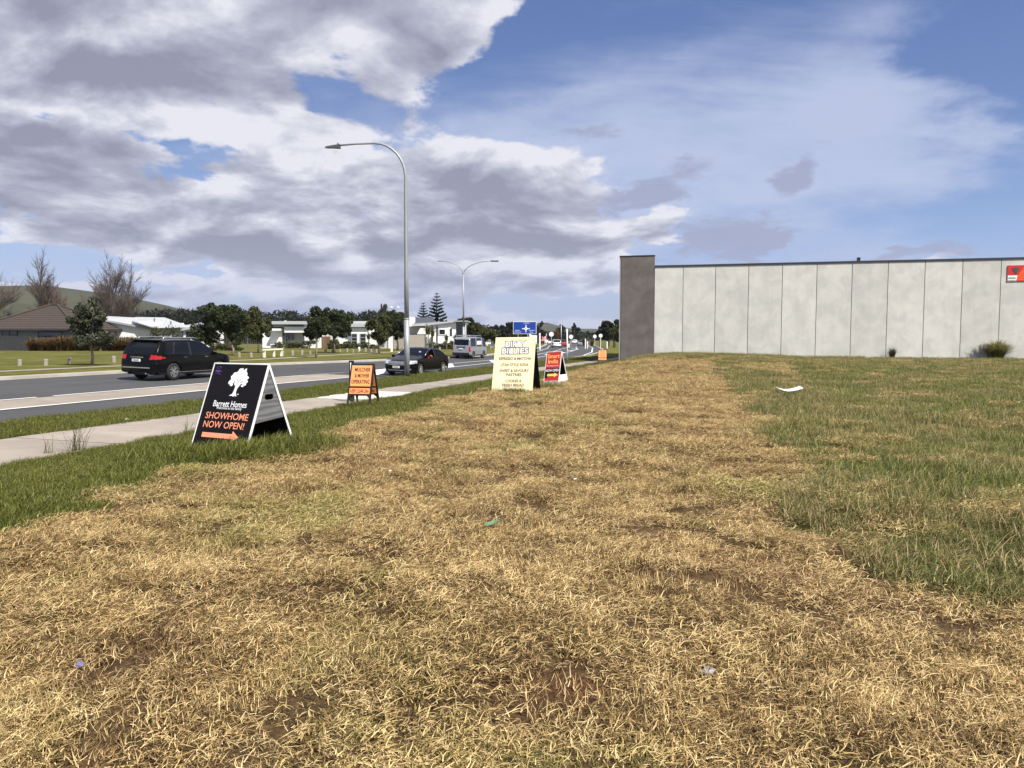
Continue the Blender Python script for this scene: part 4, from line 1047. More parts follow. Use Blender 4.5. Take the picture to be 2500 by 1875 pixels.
def lamp_double():
    b = placeY(1132, 80); s = F/b.y; t = empty('street_lamp', b, 0, 'double-armed street lamp rising behind the silver van', 'street lamp')
    j = EYE-(671-HZ)/s-b.z; top = EYE-(639-HZ)/s-b.z
    MB().tube([(0, 0, -.1), (0, 0, 2.6)], .13, 10).build('lower_pole', M['galv'], t, True)
    MB().tube([(0, 0, 2.6), (0, 0, j)], [.10, .06], 10).build('pole', M['galv'], t, True)
    for sg, e in ((-1, 2.35), (1, 2.95)):
        pts = [(0, 0, j-.1)]
        for k in range(1, 9):
            u = k/8; pts.append((sg*e*(1-math.cos(R(90*u)))**.9*.8+sg*e*.2*u, 0, j+(top-j)*math.sin(R(90*u))**.8-(.0)))
        MB().tube(pts, .042, 7).build('arm', M['galv'], t, True)
        if sg > 0: bbox('lamp_head', (e-.1, -.14, top-.09), (e+.75, .14, top+.06), M['grey_metal'], t, .03)
        else: bbox('lamp_head', (-e-.35, -.13, top-.05), (-e+.1, .13, top+.03), M['galv'], t, .02)
lamp_double()
def small_pole(U, V0, Y, label, r=.06, mat='galv', cat='lamp post', arm=0, name='pole'):
    b = placeY(U, Y); s = F/Y; h = EYE-(V0-HZ)/s-b.z; t = empty(name, b, 0, label, cat)
    if arm:
        MB().tube([(0, 0, -.1), (0, 0, h*.72), (arm*.2, 0, h*.9), (arm*.6, 0, h), (arm, 0, h)], r, 6).build('pole', M[mat], t, True)
        bbox('lamp_head', (min(arm, arm*1.25), -.1, h-.08), (max(arm, arm*1.25), .1, h+.04), M['grey_metal'], t)
    else:
        MB().tube([(0, 0, -.1), (0, 0, h)], r, 6).build('shaft', M[mat], t, True)
    return t
small_pole(1370, 793, 170, 'plain grey pole on the right of the approach to the roundabout', .13)
small_pole(1464, 782, 175, 'grey pole at the left side of the large dark tree by the wall', .10)
small_pole(1503, 783, 150, 'distant street lamp with curved arm in front of the dark tree by the wall', .07, arm=-2.2, name='street_lamp', cat='street lamp')
small_pole(1311, 762, 200, 'very thin distant mast right of the blue sign', .05, name='mast', cat='mast')
b = placeY(965, 320); t = empty('floodlight_mast', b, 0, 'distant floodlight mast with two white lamps over the trees', 'floodlight')
hh = EYE+(820-751)/F*320-b.z; MB().tube([(0, 0, 0), (0, 0, hh)], .15, 6).build('mast', M['galv'], t)
for x in (-1.4, 1.4): bbox('lamp', (x-.5, -.2, hh-.3), (x+.5, .2, hh+.5), M['white'], t, .1)
bbox('crossbar', (-1.6, -.05, hh-.3), (1.6, .05, hh-.2), M['galv'], t)

# marker poles
t = empty('marker_pole', gpt(1385, 882), 0, 'tall slim white marker pole on the verge by the path', 'pole')
s = F/t.location.y; hh = EYE+(820-803)/s-t.location.z
MB().tube([(0, 0, -.1), (-.03, 0, hh)], .055, 8).build('shaft', M['white'], t, True)
bbox('bracket', (.05, -.05, hh*.42), (.18, .05, hh*.54), M['white'], t, .02)

# ------------------------------------------------------------------ lettering
def text(s, w, h, mat, parent, x, z, y=-.004, bold=0., name='lettering', shear=0., ext=.0015):
    cu = bpy.data.curves.new('t', 'FONT'); cu.body = s; cu.align_x = 'CENTER'; cu.align_y = 'CENTER'; cu.extrude = 0; cu.offset = bold; cu.shear = shear; cu.resolution_u = 3
    o = bpy.data.objects.new('t', cu); col.objects.link(o); dg = bpy.context.evaluated_depsgraph_get()
    me = bpy.data.meshes.new_from_object(o.evaluated_get(dg)); bpy.data.objects.remove(o); bpy.data.curves.remove(cu)
    n = len(me.vertices); co = np.zeros(n*3); me.vertices.foreach_get('co', co); co = co.reshape(-1, 3)
    mn, mx = co.min(0), co.max(0); c = (mn+mx)/2
    X = (co[:, 0]-c[0])/(mx[0]-mn[0])*w; Z = (co[:, 1]-c[1])/(mx[1]-mn[1])*h
    me.vertices.foreach_set('co', np.stack([X, np.zeros(n), Z], -1).ravel()); me.materials.clear(); me.update()
    return link(name, me, mat, parent, loc=(x, y, z))
def aframe(name, U, V, w, s, hgt, phi, label, face, back, side, th=.02, roll=0., zoff=0., lab_cat='a-frame sign', flip=1):
    """V = front right foot. returns empty and front panel (local: x across, z up the board, y into the sign)"""
    fr = gpt(U, V); ph = R(phi); wv = Vector((math.cos(ph), -math.sin(ph), 0)); sv = Vector((math.sin(ph), math.cos(ph), 0))
    c = fr-wv*w/2+sv*s/2; c.z = fr.z+zoff
    t = empty(name, c, -ph, label, lab_cat); t.rotation_euler = (0, R(roll), -ph)
    leg = math.hypot(hgt, s/2); ang = math.atan2(s/2, hgt)
    fp = face(t, 'front_panel', w, leg); fp.location = (0, -s/2, 0); fp.rotation_euler = (-ang, 0, 0)
    bp = back(t, 'back_panel', w, leg); bp.location = (0, s/2, 0); bp.rotation_euler = (ang, 0, 0)
    return t, fp, bp, leg, ang
def board(mat, th=.018, edge=None):
    def f(t, nm, w, leg):
        o = bbox(nm, (-w/2, -th/2, -.12), (w/2, th/2, leg), mat, t)
        if edge is not None:
            for a, b in ((-w/2-.012, -w/2-.0005), (w/2+.0005, w/2+.012)): bbox('edge', (a, -th/2-.008, -.12), (b, th/2+.008, leg), edge, o)
            bbox('edge', (-w/2-.012, -th/2-.008, leg+.0005), (w/2+.012, th/2+.008, leg+.012), edge, o)
        return o
    return f
# --- black show-home sign
SH = 1.20
w = 1.06
t, fp, bp, leg, ang = aframe('a_frame_sign', 599, 1106, w, .94, SH, 27, 'black A-frame sign with white tree logo and orange arrow, nearest the camera', board(M['black'], .018, M['white']), board(M['black'], .018, M['white']), None)
# triangular grey ply gusset on the right side with a hand hole
def gusset(sg, x):
    H_, s_ = SH, .94; m = []
    n = 20; zc = H_*.62
    sgp = lambda v: math.copysign(abs(v)**.55, v)
    hole = [(.085*sgp(math.cos(math.tau*(i+.5)/n)), zc+.042*sgp(math.sin(math.tau*(i+.5)/n))) for i in range(n)]
    zb = H_*.32; hw = lambda z: s_/2*(1-z/H_)
    outer = [(-hw(zb)+.02, zb), (hw(zb)-.02, zb+.05), (.006, H_-.04), (-.006, H_-.04)]
    bm = bmesh.new(); 
    ov = [bm.verts.new((0, a, b)) for a, b in outer]; hv = [bm.verts.new((0, a, b)) for a, b in hole]
    es = [bm.edges.new((l[i], l[(i+1) % len(l)])) for l in (ov, hv) for i in range(len(l))]
    bmesh.ops.triangle_fill(bm, edges=es, use_beauty=True)
    r = bmesh.ops.extrude_face_region(bm, geom=bm.faces[:]); bmesh.ops.translate(bm, verts=[v for v in r['geom'] if isinstance(v, bmesh.types.BMVert)], vec=(.012*sg, 0, 0))
    bmesh.ops.recalc_face_normals(bm, faces=bm.faces); me = bpy.data.meshes.new('gusset'); bm.to_mesh(me); bm.free()
    return link('side_gusset', me, M['ply'], t, loc=(x, 0, 0))
gusset(-1, w/2-.004); gusset(1, -w/2+.004)
def P2(u, v): return (-w/2+u*w, leg*(1-v*.935))   # u,v in 0..1 from top-left
FY = -.0105
def tree_logo():
    g = random.Random(4); cx, cz = P2(.535, .235)
    m = MB(); pts = []
    n = 90
    for i in range(n):   # crown outline, lobed
        a = math.tau*i/n; rx, rz = .170, .185
        lob = 1+.09*math.sin(7*a+1)+.06*math.sin(13*a)+.05*g.uniform(-1, 1)
        x = rx*math.cos(a)*lob; z = rz*math.sin(a)*lob
        if z < -.02: z *= .62
        if z > 0: x = x*(1-.25*z/rz)+.03*z/rz
        pts.append((cx+x, cz+.06+z))
    bm = bmesh.new()
    def fill(outline, holes=()):
        es = []
        for l in (outline, *holes):
            vs = [bm.verts.new((a, FY-.0008, b)) for a, b in l]; es += [bm.edges.new((vs[i], vs[(i+1) % len(vs)])) for i in range(len(vs))]
        bmesh.ops.triangle_fill(bm, edges=es, use_beauty=True)
    def leafhole(x, z, a, L, ww):
        return [(x+L*(math.cos(a)*q-math.sin(a)*ww*r_), z+L*(math.sin(a)*q+math.cos(a)*ww*r_)) for q, r_ in ((-1, 0), (-.3, 1), (.6, .8), (1, 0), (.5, -.6), (-.4, -.8))]
    fill(pts, [leafhole(cx-.06, cz-.01, 2.0, .03, .25), leafhole(cx-.025, cz+.03, 1.8, .032, .2), leafhole(cx+.03, cz+.03, 1.2, .032, .2), leafhole(cx+.07, cz+.0, .9, .034, .25), leafhole(cx+.005, cz-.01, 1.5, .03, .2)])
    tz = cz-.06
    fill([(cx-.028, tz+.02), (cx-.034, tz-.10), (cx-.05, tz-.16), (cx-.105, tz-.20), (cx-.04, tz-.195), (cx-.02, tz-.215), (cx+.005, tz-.195), (cx+.045, tz-.208), (cx+.03, tz-.175), (cx+.012, tz-.13), (cx+.02, tz-.06), (cx+.06, tz+.01), (cx+.07, tz+.03)])
    fill([(cx+.062+.014*math.cos(i), tz-.165+.010*math.sin(i)) for i in np.linspace(0, 5.6, 9)])
    for lx, lz, lr in ((-.15, -.02, .042), (-.115, -.055, .036), (.13, -.035, .042), (.105, -.07, .028), (.16, .01, .03)):
        fill([(cx+lx+lr*math.cos(a_)*(1+.15*g.uniform(-1, 1)), cz+lz+lr*.8*math.sin(a_)) for a_ in np.linspace(0, math.tau, 11)[:-1]])
    bmesh.ops.recalc_face_normals(bm, faces=bm.faces); me = bpy.data.meshes.new('tree_logo'); bm.to_mesh(me); bm.free()
    link('tree_logo', me, M['white_print'], fp, loc=(-cx*.02, 0, cz*.17+.012), scale=(1.02, 1, .83))
tree_logo()
x, z = P2(.50, .505); text('Barrett Homes', .66, .092, M['white_print'], fp, x, z, FY-.001, .010)
x, z = P2(.50, .562); text('Welcome to the family', .50, .052, M['white_print'], fp, x, z, FY-.001, .006, shear=.0)
x, z = P2(.50, .655); text('SHOWHOME', .84, .098, M['orange_print'], fp, x, z, FY-.001, .006)
x, z = P2(.485, .765); text('NOW OPEN!', .80, .098, M['orange_print'], fp, x, z, FY-.001, .006)
x, z = P2(.0, .90)
m = MB(); m.prism([(x+.14, z-.030), (x+.14, z+.040), (x+.73, z+.040), (x+.73, z+.085), (x+.86, z), (x+.73, z-.085), (x+.73, z-.030)], (FY-.002, FY-.0005)); m.build('arrow', M['orange_print'], fp)
m = MB(); cx, cz = P2(.105, .075)
zig = [(math.sin(i*1.9)*.055*(1 if i % 2 else .6)+.0045*(i-9), .022*math.cos(i*2.7)) for i in range(19)]
m.tube([(cx+a, FY-.002, cz-.03+b) for a, b in zig], .0035, 4); m.tube([(cx+.045*math.cos(a), FY-.002, cz+.028+.014*math.sin(a)) for a in np.linspace(0, 6.2, 12)], .0035, 4)
m.tube([(cx-.06, FY-.002, cz-.075), (cx, FY-.002, cz-.068), (cx+.07, FY-.002, cz-.076)], .0035, 4); m.build('graffiti_scribble', M['purple'], fp)
bbox('panel_joint', (w*.1, FY-.001, leg*.135), (w/2-.005, FY+.001, leg*.1385), M['ply'], fp)

# --- orange warning signs
def warn_panel(full):
    def f(t, nm, w, leg):
        W2 = w/2; b0 = leg*.26
        m = MB(); m.box((-W2, -.025, b0), (W2, .025, leg))
        o = m.build(nm, M['maroon_frame'], t)
        for sg in (-1, 1):
            l = MB(); x = sg*(W2-.035)
            prof = [(0, -.08), (0, b0*.55), (.025, b0*.80), (.10, b0-.0005), (-.034, b0-.0005), (-.034, -.08)]
            pp = [(x-sg*a, z) for a, z in prof]
            l.prism(pp, (-.03, .03)); l.build('leg', M['maroon_frame'], t).parent = o
        y = -.026 if nm == 'front_panel' else .026; sg = -1 if nm == 'front_panel' else 1
        a, b = sorted((y, y+sg*.008))
        u = bbox('upper_plate', (-W2+.045, a, leg*.47), (W2-.045, b, leg*.955), M['orange'], o)
        d = bbox('lower_plate', (-W2+.045, a, leg*.295), (W2-.045, b, leg*.425), M['orange'], o)
        # inner face carries the same print (seen from behind)
        if full and nm == 'back_panel':
            a2, b2 = -.034, -.026
            bbox('upper_plate', (-W2+.045, a2, leg*.47), (W2-.045, b2, leg*.955), M['orange'], o); bbox('lower_plate', (-W2+.045, a2, leg*.295), (W2-.045, b2, leg*.425), M['orange'], o)
            text('OPERATING', .40, .085, M['black_print'], o, .05, leg*.55, -.036, .012); text('KEEP CLEAR 20m', .50, .07, M['black_print'], o, 0, leg*.36, -.036, .008)
        if nm == 'front_panel':
            k = w/.70
            if full:
                text('MULCHER', .47*k, .115*k, M['black_print'], o, .03*k, leg*.855, y-.0095, .026)
                text('& MOWER', .44*k, .115*k, M['black_print'], o, .03*k, leg*.715, y-.0095, .026)
                text('OPERATING', .55*k, .118*k, M['black_print'], o, .0, leg*.575, y-.0095, .026)
                text('KEEP CLEAR 20m', .55*k, .10*k, M['black_print'], o, .0, leg*.36, y-.0095, .022)
            else:
                for i, wd_ in enumerate((.32, .34, .42)): text(('MULCHER', '& MOWER', 'OPERATING')[i], wd_*k, .085*k, M['red_board'], o, 0, leg*(.855-.14*i), y-.0095, .014)
                text('KEEP CLEAR 20m', .46*k, .075*k, M['red_board'], o, 0, leg*.36, y-.0095, .010)
        return o
    return f
t, fp2, bp2, leg2, _ = aframe('warning_sign', 903, 994, .70, .74, 1.20, 12, 'orange A-frame warning sign on black legs beside the path, the nearer one', warn_panel(True), warn_panel(True), None)
t, *_ = aframe('warning_sign', 1482, 890, .64, .6, 1.02, 6, 'small distant orange A-frame warning sign beside the wall end', warn_panel(False), warn_panel(False), None)
# black marker with white strip standing behind the warning sign
b = gpt(849, 986); b.y += .6; t = empty('marker_post', b, 0, 'black post with a white reflective strip sticking up behind the orange warning sign', 'post')
s = F/b.y; hh = EYE-(880-HZ)/s-b.z; bbox('body', (-.075, -.03, -.1), (.075, .03, hh), M['black_plastic'], t, .008); bbox('reflector', (-.035, -.036, hh-.31), (-.0, -.031, hh-.06), M['white'], t)

# --- cream cafe board
w = 1.17
t, fp, bp, leg, _ = aframe('a_frame_sign', 1298, 962, w, .98, 1.56, 17, 'large cream A-frame menu board with outlined lettering', board(M['cream'], .02), board(M['black'], .02), None, roll=-1.0)
bbox('edge', (w/2+.001, -.016, -.12), (w/2+.014, .016, leg), M['cream'], fp)
# thin border line
def P3(u, v): return (-w/2+u*w, leg*(1-v))
FY = -.0115
m = MB(); mg = .055
rc = [(-w/2+mg, .04), (-w/2+mg, leg-mg-.07), (-w/2+mg+.04, leg-mg-.015), (-w/2+mg+.09, leg-mg), (w/2-mg-.09, leg-mg), (w/2-mg-.04, leg-mg-.015), (w/2-mg, leg-mg-.07), (w/2-mg, .04)]
m.tube([(a, FY, b) for a, b in rc], .0045, 4); m.build('border_line', plain('olive_line', (.42, .42, .26), .6), fp)
for s_, u, v, ww, hh in (('DIRTY', .52, .128, .70, .20), ('BILLIES', .52, .246, .90, .20)):
    x, z = P3(u, v); ww *= .86; hh *= .86; text(s_, ww+.04, hh+.04, M['black_print'], fp, x, z, FY-.001, .075); text(s_, ww, hh, M['white_print'], fp, x, z, FY-.0035, .022)
for s_, u, v, ww in (('ESPRESSO & MATCHA', .53, .385, 1.10), ('UTAH STYLE SODA', .53, .495, .95), ('SWEET & SAVOURY', .53, .60, 1.0), ('PASTRIES', .53, .672, .52), ('COOKIES &', .53, .782, .54), ('FRESH BREAD', .53, .855, .74)):
    x, z = P3(u, v); text(s_, ww*.86, .085, M['brown_print'], fp, x, z, FY-.001, .022)

# --- red restaurant board
RH = 1.06
w = .54
t, fp, bp, leg, _ = aframe('a_frame_sign', 1363, 936, w, .80, RH, 28, 'red A-frame restaurant sign with yellow arrow, right of the cream board', board(M['red_board'], .018, M['white']), board(M['black'], .018, M['white']), None, roll=-3.5)
FY = -.0195
def P4(u, v): return (-w/2+u*w, leg*(1-v))
x, z = P4(.5, .14); text('Smart', .46, .16, M['orange_text'], fp, x, z, FY, .022)
x, z = P4(.5, .31); text('India', .38, .16, M['orange_text'], fp, x, z, FY, .022)
x, z = P4(.5, .445); text('Restaurant', .45, .07, plain('pink_print', (.85, .40, .38), .5), fp, x, z, FY, .016)
bbox('black_band', (-w/2+.003, FY+.002, leg*.32), (w/2-.003, FY+.008, leg*.47), M['black'], fp); bbox('black_band', (-w/2+.003, FY+.002, leg*.17), (-w/2+.12, FY+.008, leg*.3195), M['black'], fp)
x, z = P4(.5, .60); text('NOW OPEN', .49, .095, M['white_print'], fp, x, z, FY, .014)
z = leg*.25; m = MB(); m.prism([(-.17, z-.04), (-.17, z+.04), (.09, z+.04), (.09, z+.085), (.23, z), (.09, z-.085), (.09, z-.04)], (FY-.003, FY+.0015)); m.build('arrow', M['yellow'], fp)
bbox('bottom_strip', (-w/2+.003, FY+.002, -.1), (w/2-.003, FY+.008, leg*.075), M['kerb'], fp)
# white skirt between the legs on the right, lower third
def skirt():
    s_, H_ = .80, RH; hw = lambda z: s_/2*(1-z/H_); m = MB(); x = w/2
    A = [(x, -hw(-.05), -.05), (x, hw(-.05), -.05), (x, hw(.27), .27), (x, -hw(.27), .27)]; m.add(A+[(a-.015, b, c) for a, b, c in A], [(0, 1, 2, 3), (7, 6, 5, 4), (0, 4, 5, 1), (1, 5, 6, 2), (2, 6, 7, 3), (3, 7, 4, 0)])
    m.build('side_skirt', M['white'], t)
skirt()

# ------------------------------------------------------------------ blue direction sign
def blue_sign():
    Y = 96.; c = placeY(1281, Y); s = F/Y; z1 = EYE-(785-HZ)/s-c.z; z0 = EYE-(815.5-HZ)/s-c.z; w = 57/s
    t = empty('direction_sign', c, R(-6), 'blue roundabout direction sign on two grey posts', 'road sign')
    bbox('face', (-w/2, -.03, z0), (w/2, .0, z1), M['white'], t, .01)
    f = bbox('blue_panel', (-w/2+.06, -.036, z0+.06), (w/2-.06, -.031, z1-.06), M['blue_sign'], t); zc = (z0+z1)/2
    m = MB(); r = .15; cx = .16; cz = zc-.12
    ring = []
    for i in range(20):
        a0, a1 = math.tau*i/20, math.tau*(i+1)/20
        m.add([(cx+r*.45*math.cos(a0), -.04, cz+r*.45*math.sin(a0)), (cx+r*1.3*math.cos(a0), -.04, cz+r*1.3*math.sin(a0)), (cx+r*1.3*math.cos(a1), -.04, cz+r*1.3*math.sin(a1)), (cx+r*.45*math.cos(a1), -.04, cz+r*.45*math.sin(a1))], [(0, 1, 2, 3)])
    m.box((cx-.055, -.042, cz+.12), (cx+.055, -.0405, cz+.50)); m.box((cx-.055, -.042, cz-.45), (cx+.055, -.0405, cz-.12)); m.box((cx-.5, -.042, cz-.05), (cx-.12, -.0405, cz+.05)); m.box((cx+.12, -.042, cz-.05), (cx+.5, -.0405, cz+.05))
    m.build('roundabout_symbol', M['white_print'], f)
    m = MB()
    for x0, x1, z in ((-.15, .55, z1-.2), (-1.2, -.62, zc-.33), (-1.3, -.50, zc-.54), (.55, 1.25, zc-.33), (.65, 1.05, zc-.55)):
        for q in np.arange(x0, x1, .085): m.box((q, -.0415, z-.035), (q+.055, -.040, z+.035))
    m.build('small_print', M['white_print'], f)
    for x0, z in ((.62, z1-.2), (-.42, zc-.45)): bbox('route_patch', (x0, -.042, z-.07), (x0+.38, -.0405, z+.07), plain('route_red', (.16, .03, .12), .5), f)
    for x in (-.85, .35): MB().tube([(x, .04, -.2), (x, .04, z1-.2)], .055, 8).build('post', M['galv'], t, True)
blue_sign()
def round_sign(U, Vt, Vb, label, Y=None, dia=.6, mat='white', col2=None, cat='road sign', group='small signs around the roundabout'):
    b = gpt(U, Vb) if not Y else placeY(U, Y); s = F/b.y; h = max(1.2, EYE-(Vt-HZ)/s-b.z)
    t = empty('road_sign', b, 0, label, cat, group); MB().tube([(0, 0, -.1), (0, 0, h-dia*.1)], .055, 6).build('post', M['white'], t)
    MB().tube([(0, -.05, h-dia/2), (0, -.09, h-dia/2)], dia/2, 16).build('disc', M[mat], t); return t
round_sign(1330, 812, 836, 'round white sign on a post left of the white cars at the roundabout', 200, 1.1)
round_sign(1346, 810, 832, 'larger round white sign above the white tailgate car', 220, 1.4)
round_sign(1394, 817, 832, 'round white sign in the middle of the roundabout', 230, 1.3)
round_sign(1452, 817, 832, 'round white sign near the bus shelter grasses', 210, 1.0)
round_sign(1466, 815, 842, 'white round sign on a tall post at the path corner', 120, .6)
def post(U, Y, h, label, w=.12, name='marker_post', mat='white', cat='post', group='white marker posts by the roundabout'):
    o = MB().tube([(0, 0, -.1), (0, 0, h-.06), (0, 0, h)], [w, w, w*.7], 8).build(name, M[mat]); o.location = placeY(U, Y); tag(o, label, cat, group); return o
post(1317.5, 105, 2.2, 'white keep-left post at the splitter island right of the cream board', .12)
post(1429, 130, 1.6, 'taller white marker post on the outside of the bend', .10)
post(1434, 132, 1.2, 'shorter white marker post beside the taller one on the bend', .09)
post(1482, 125, 1.1, 'stout white marker post by the far path', .12)
post(1294, 108, 2.6, 'pale narrow advertising post below the right half of the blue sign', .18)
post(1245, 108, 1.6, 'thin pale post left of the blue sign posts', .06)
for U, Y, w_, h_, lab in ((1303, 104, .9, 1.9, 'small white billboard under the right half of the blue sign'), (1263, 130, 2., .9, 'white low sign board left below the blue sign')):
    b = placeY(U, Y); t = empty('billboard', b, 0, lab, 'sign'); bbox('panel', (-w_/2, -.03, h_*.35), (w_/2, .0, h_), M['white'], t); bbox('post', (-.05, .001, -.1), (.05, .08, h_-.1), M['galv'], t)
    if w_ < 1: bbox('print', (-w_*.32, -.036, h_*.45), (w_*.32, -.031, h_*.85), M['orange_print'], t)
# brown flax clumps and grasses at the roundabout
for U, Y, h_, lab in ((1360, 185, 4.6, 'tall rusty plant clump just above the white tailgate car'), (1426, 190, 2.2, 'rusty plant clump above the oncoming silver car'), (1445, 180, 1.6, 'grassy clump in the splitter island right of the oncoming cars')):
    b = placeY(U, Y); t = empty('rusty_shrub', b, 0, lab, 'shrub'); strapplant(t, 220, h_, 1.1, M['flax'], 'leaves', .07, droop=.6)
# teardrop flag
b = placeY(1203, 100); t = empty('feather_flag', b, 0, 'purple and white feather flag left of the cream board', 'flag')
MB().tube([(-.3, 0, -.1), (-.2, 0, 1.2), (.1, 0, 2.3), (.25, 0, 2.55)], .02, 5).build('pole', M['white'], t)
MB().prism([(-.28, .2), (-.2, 1.2), (.05, 2.1), (.25, 2.5), (.42, 2.5), (.42, 2.0), (.2, 1.0), (.05, .2)], (-.01, .01)).build('banner', M['flag'], t)
MB().prism([(-.16, .5), (-.05, 1.2), (.15, 2.0), (.3, 2.2), (.28, 1.8), (.1, 1.0), (.0, .5)], (-.016, -.0105)).build('print', M['white_print'], t)

# ------------------------------------------------------------------ vehicles
def resample(pts, n):
    P = np.array(pts, float); d = np.r_[0, np.cumsum(np.hypot(*np.diff(P, axis=0).T))]; t = np.linspace(0, d[-1], n)
    x = np.interp(t, d, P[:, 0]); z = np.interp(t, d, P[:, 1])
    for i in range(1, n): x[i] = max(x[i], x[i-1]+.002)
    return x, z
def smooth1(a, k):
    if k < 1: return a
    p = np.pad(a, k, mode='edge'); return np.convolve(p, np.ones(2*k+1)/(2*k+1), 'valid')
def vehicle(name, spec, label, cat, paint, detail=1):
    """x from rear (0) to front (L); built about its centre on the ground"""
    L, W, top, bot, belt, wplan = spec['L'], spec['W'], spec['top'], spec['bot'], spec['belt'], spec['wplan']
    N = 150 if detail else 50; NS1, NS2, NA, NT_ = (16, 7, 4, 6) if detail else (6, 3, 2, 3)
    X, ZT = resample(top, N); ZT = smooth1(ZT, 2 if detail else 0); ZB = np.interp(X, *zip(*bot)); BL = np.interp(X, *zip(*belt)); HW = smooth1(np.interp(X, *zip(*wplan)), 3 if detail else 1)*W/2
    r = .10; tum = spec.get('tum', .17); roofz = max(ZT)
    V = []; prof = NS1+NS2+NA+NT_
    rowtype = ['low']*NS1+['win']*NS2+['arc']*NA+['top']*NT_
    for i in range(N):
        x, zt, z0, hw = X[i], ZT[i], ZB[i], HW[i]; bl = min(BL[i], zt-r-.02)
        zs = list(np.linspace(z0, bl, NS1+1))+list(np.linspace(bl, zt-r, NS2+1))[1:]
        def yy(z):
            lowr = 1-.10*max(0, (.42-z)/.25)**1.5; up = max(0, z-BL[i])/(roofz-BL[i]+1e-6)
            return hw*(lowr-.03*min(1, max(0, (z-.75)/.3))-tum*up**1.25)
        pts = [(yy(z), z) for z in zs]
        ya, za = pts[-1]; rr = min(r*1.1, ya*.4)
        for k in range(1, NA+1):
            a = R(90*k/NA); pts.append((ya-rr+rr*math.cos(a), za+(r-.03)*math.sin(a)))
        yb, zb = pts[-1]
        for k in range(1, NT_+1):
            u = k/NT_; pts.append((yb*(1-u), zb+.03*(1-(1-u)**2)))
        full = pts+[(-y, z) for y, z in pts[-2::-1]]
        V += [(x-L/2, y, z) for y, z in full]
    K = 2*prof+1; groups = {}
    arches = [(a, spec['wr']+.055) for a in spec['wheels']]
    for i in range(N-1):
        xc = (X[i]+X[i+1])/2
        for j in range(K-1):
            jj = j if j < prof else 2*prof-1-j; ty = rowtype[jj]; side = 1 if j < prof else -1
            idx = (i*K+j, (i+1)*K+j, (i+1)*K+j+1, i*K+j+1)
            zc = sum(V[q][2] for q in idx)/4; yc = sum(V[q][1] for q in idx)/4
            if ty == 'low' and any((xc-a)**2+(zc-spec['wr'])**2 < rr*rr for a, rr in arches): continue
            key = spec['classify'](xc, yc, zc, ty, jj, side)
            if key is None: continue
            groups.setdefault(key, []).append(idx)
    t = empty(name, (0, 0, 0), 0, label, cat)
    Varr = np.array(V)
    def emit(key, faces, closed=True):
        used = sorted({v for f in faces for v in f}); mp = {v: k for k, v in enumerate(used)}
        me = bpy.data.meshes.new(key); me.from_pydata([V[v] for v in used], [], [tuple(mp[v] for v in f) for f in faces]); me.update()
        bm = bmesh.new(); bm.from_mesh(me); bmesh.ops.recalc_face_normals(bm, faces=bm.faces); bm.to_mesh(me); bm.free()
        nm, mt = spec['mats'].get(key, (key, paint)); return link(nm, me, mt if not isinstance(mt, str) else M[mt], t, smooth=True)
    groups.setdefault('body', []); 
    groups['body'] += [tuple(range(K)), tuple((N-1)*K+k for k in reversed(range(K)))]
    for key, fs in groups.items():
        if isinstance(key, str): emit(key, fs)
    # underside & dark inner
    bbox('underbody', (-L/2+.25, -W/2+.22, min(b for a, b in bot)+.0), (L/2-.25, W/2-.22, spec['wr']*1.7), M['black_plastic'], t)
    # wheels
    wr, ww = spec['wr'], spec.get('ww', .22)
    def wheel_mesh():
        m = MB(); n = 28 if detail else 14; prof_ = [(wr*.62, -ww/2), (wr*.90, -ww/2-.005), (wr*.98, -ww/2+.03), (wr, 0), (wr*.98, ww/2-.03), (wr*.90, ww/2+.005), (wr*.62, ww/2)]
        V_ = [(rad*math.cos(math.tau*i/n), y, rad*math.sin(math.tau*i/n)) for rad, y in prof_ for i in range(n)]
        m.add(V_, [(j*n+i, j*n+(i+1) % n, (j+1)*n+(i+1) % n, (j+1)*n+i) for j in range(6) for i in range(n)]); return m.mesh('tyre')
    def rim_mesh():
        m = MB(); n = 24; y = ww/2-.012
        for i in range(n):
            a0, a1 = math.tau*i/n, math.tau*(i+1)/n
            for (ra, ya), (rb, yb) in (((wr*.66, y+.012), (wr*.58, y+.008)), ((wr*.58, y+.008), (wr*.57, y-.08))):
                m.add([(ra*math.cos(a0), ya, ra*math.sin(a0)), (ra*math.cos(a1), ya, ra*math.sin(a1)), (rb*math.cos(a1), yb, rb*math.sin(a1)), (rb*math.cos(a0), yb, rb*math.sin(a0))], [(0, 1, 2, 3)])
        if detail:
            for k in range(5):
                for da in (-.13, .13):
                    a = math.tau*k/5+da; c, s_ = math.cos(a), math.sin(a); a2 = math.tau*k/5+da*1.9; c2, s2 = math.cos(a2), math.sin(a2)
                    w0, w1 = .022, .026
                    m.add([(c*.04-s_*w0, y, s_*.04+c*w0), (c*.04+s_*w0, y, s_*.04-c*w0), (c2*wr*.6+s2*w1, y+.006, s2*wr*.6-c2*w1), (c2*wr*.6-s2*w1, y+.006, s2*wr*.6+c2*w1),
                           (c*.04-s_*w0, y-.03, s_*.04+c*w0), (c*.04+s_*w0, y-.03, s_*.04-c*w0), (c2*wr*.6+s2*w1, y-.02, s2*wr*.6-c2*w1), (c2*wr*.6-s2*w1, y-.02, s2*wr*.6+c2*w1)], [(0, 1, 2, 3), (0, 3, 7, 4), (1, 5, 6, 2), (0, 4, 5, 1)])
            m.tube([(0, y-.03, 0), (0, y+.012, 0)], .055, 12)
        else: m.tube([(0, y-.03, 0), (0, y+.005, 0)], wr*.55, 12)
        return m.mesh('rim')
    wm, rm = wheel_mesh(), rim_mesh(); rmat = M[spec.get('rim', 'alloy')]
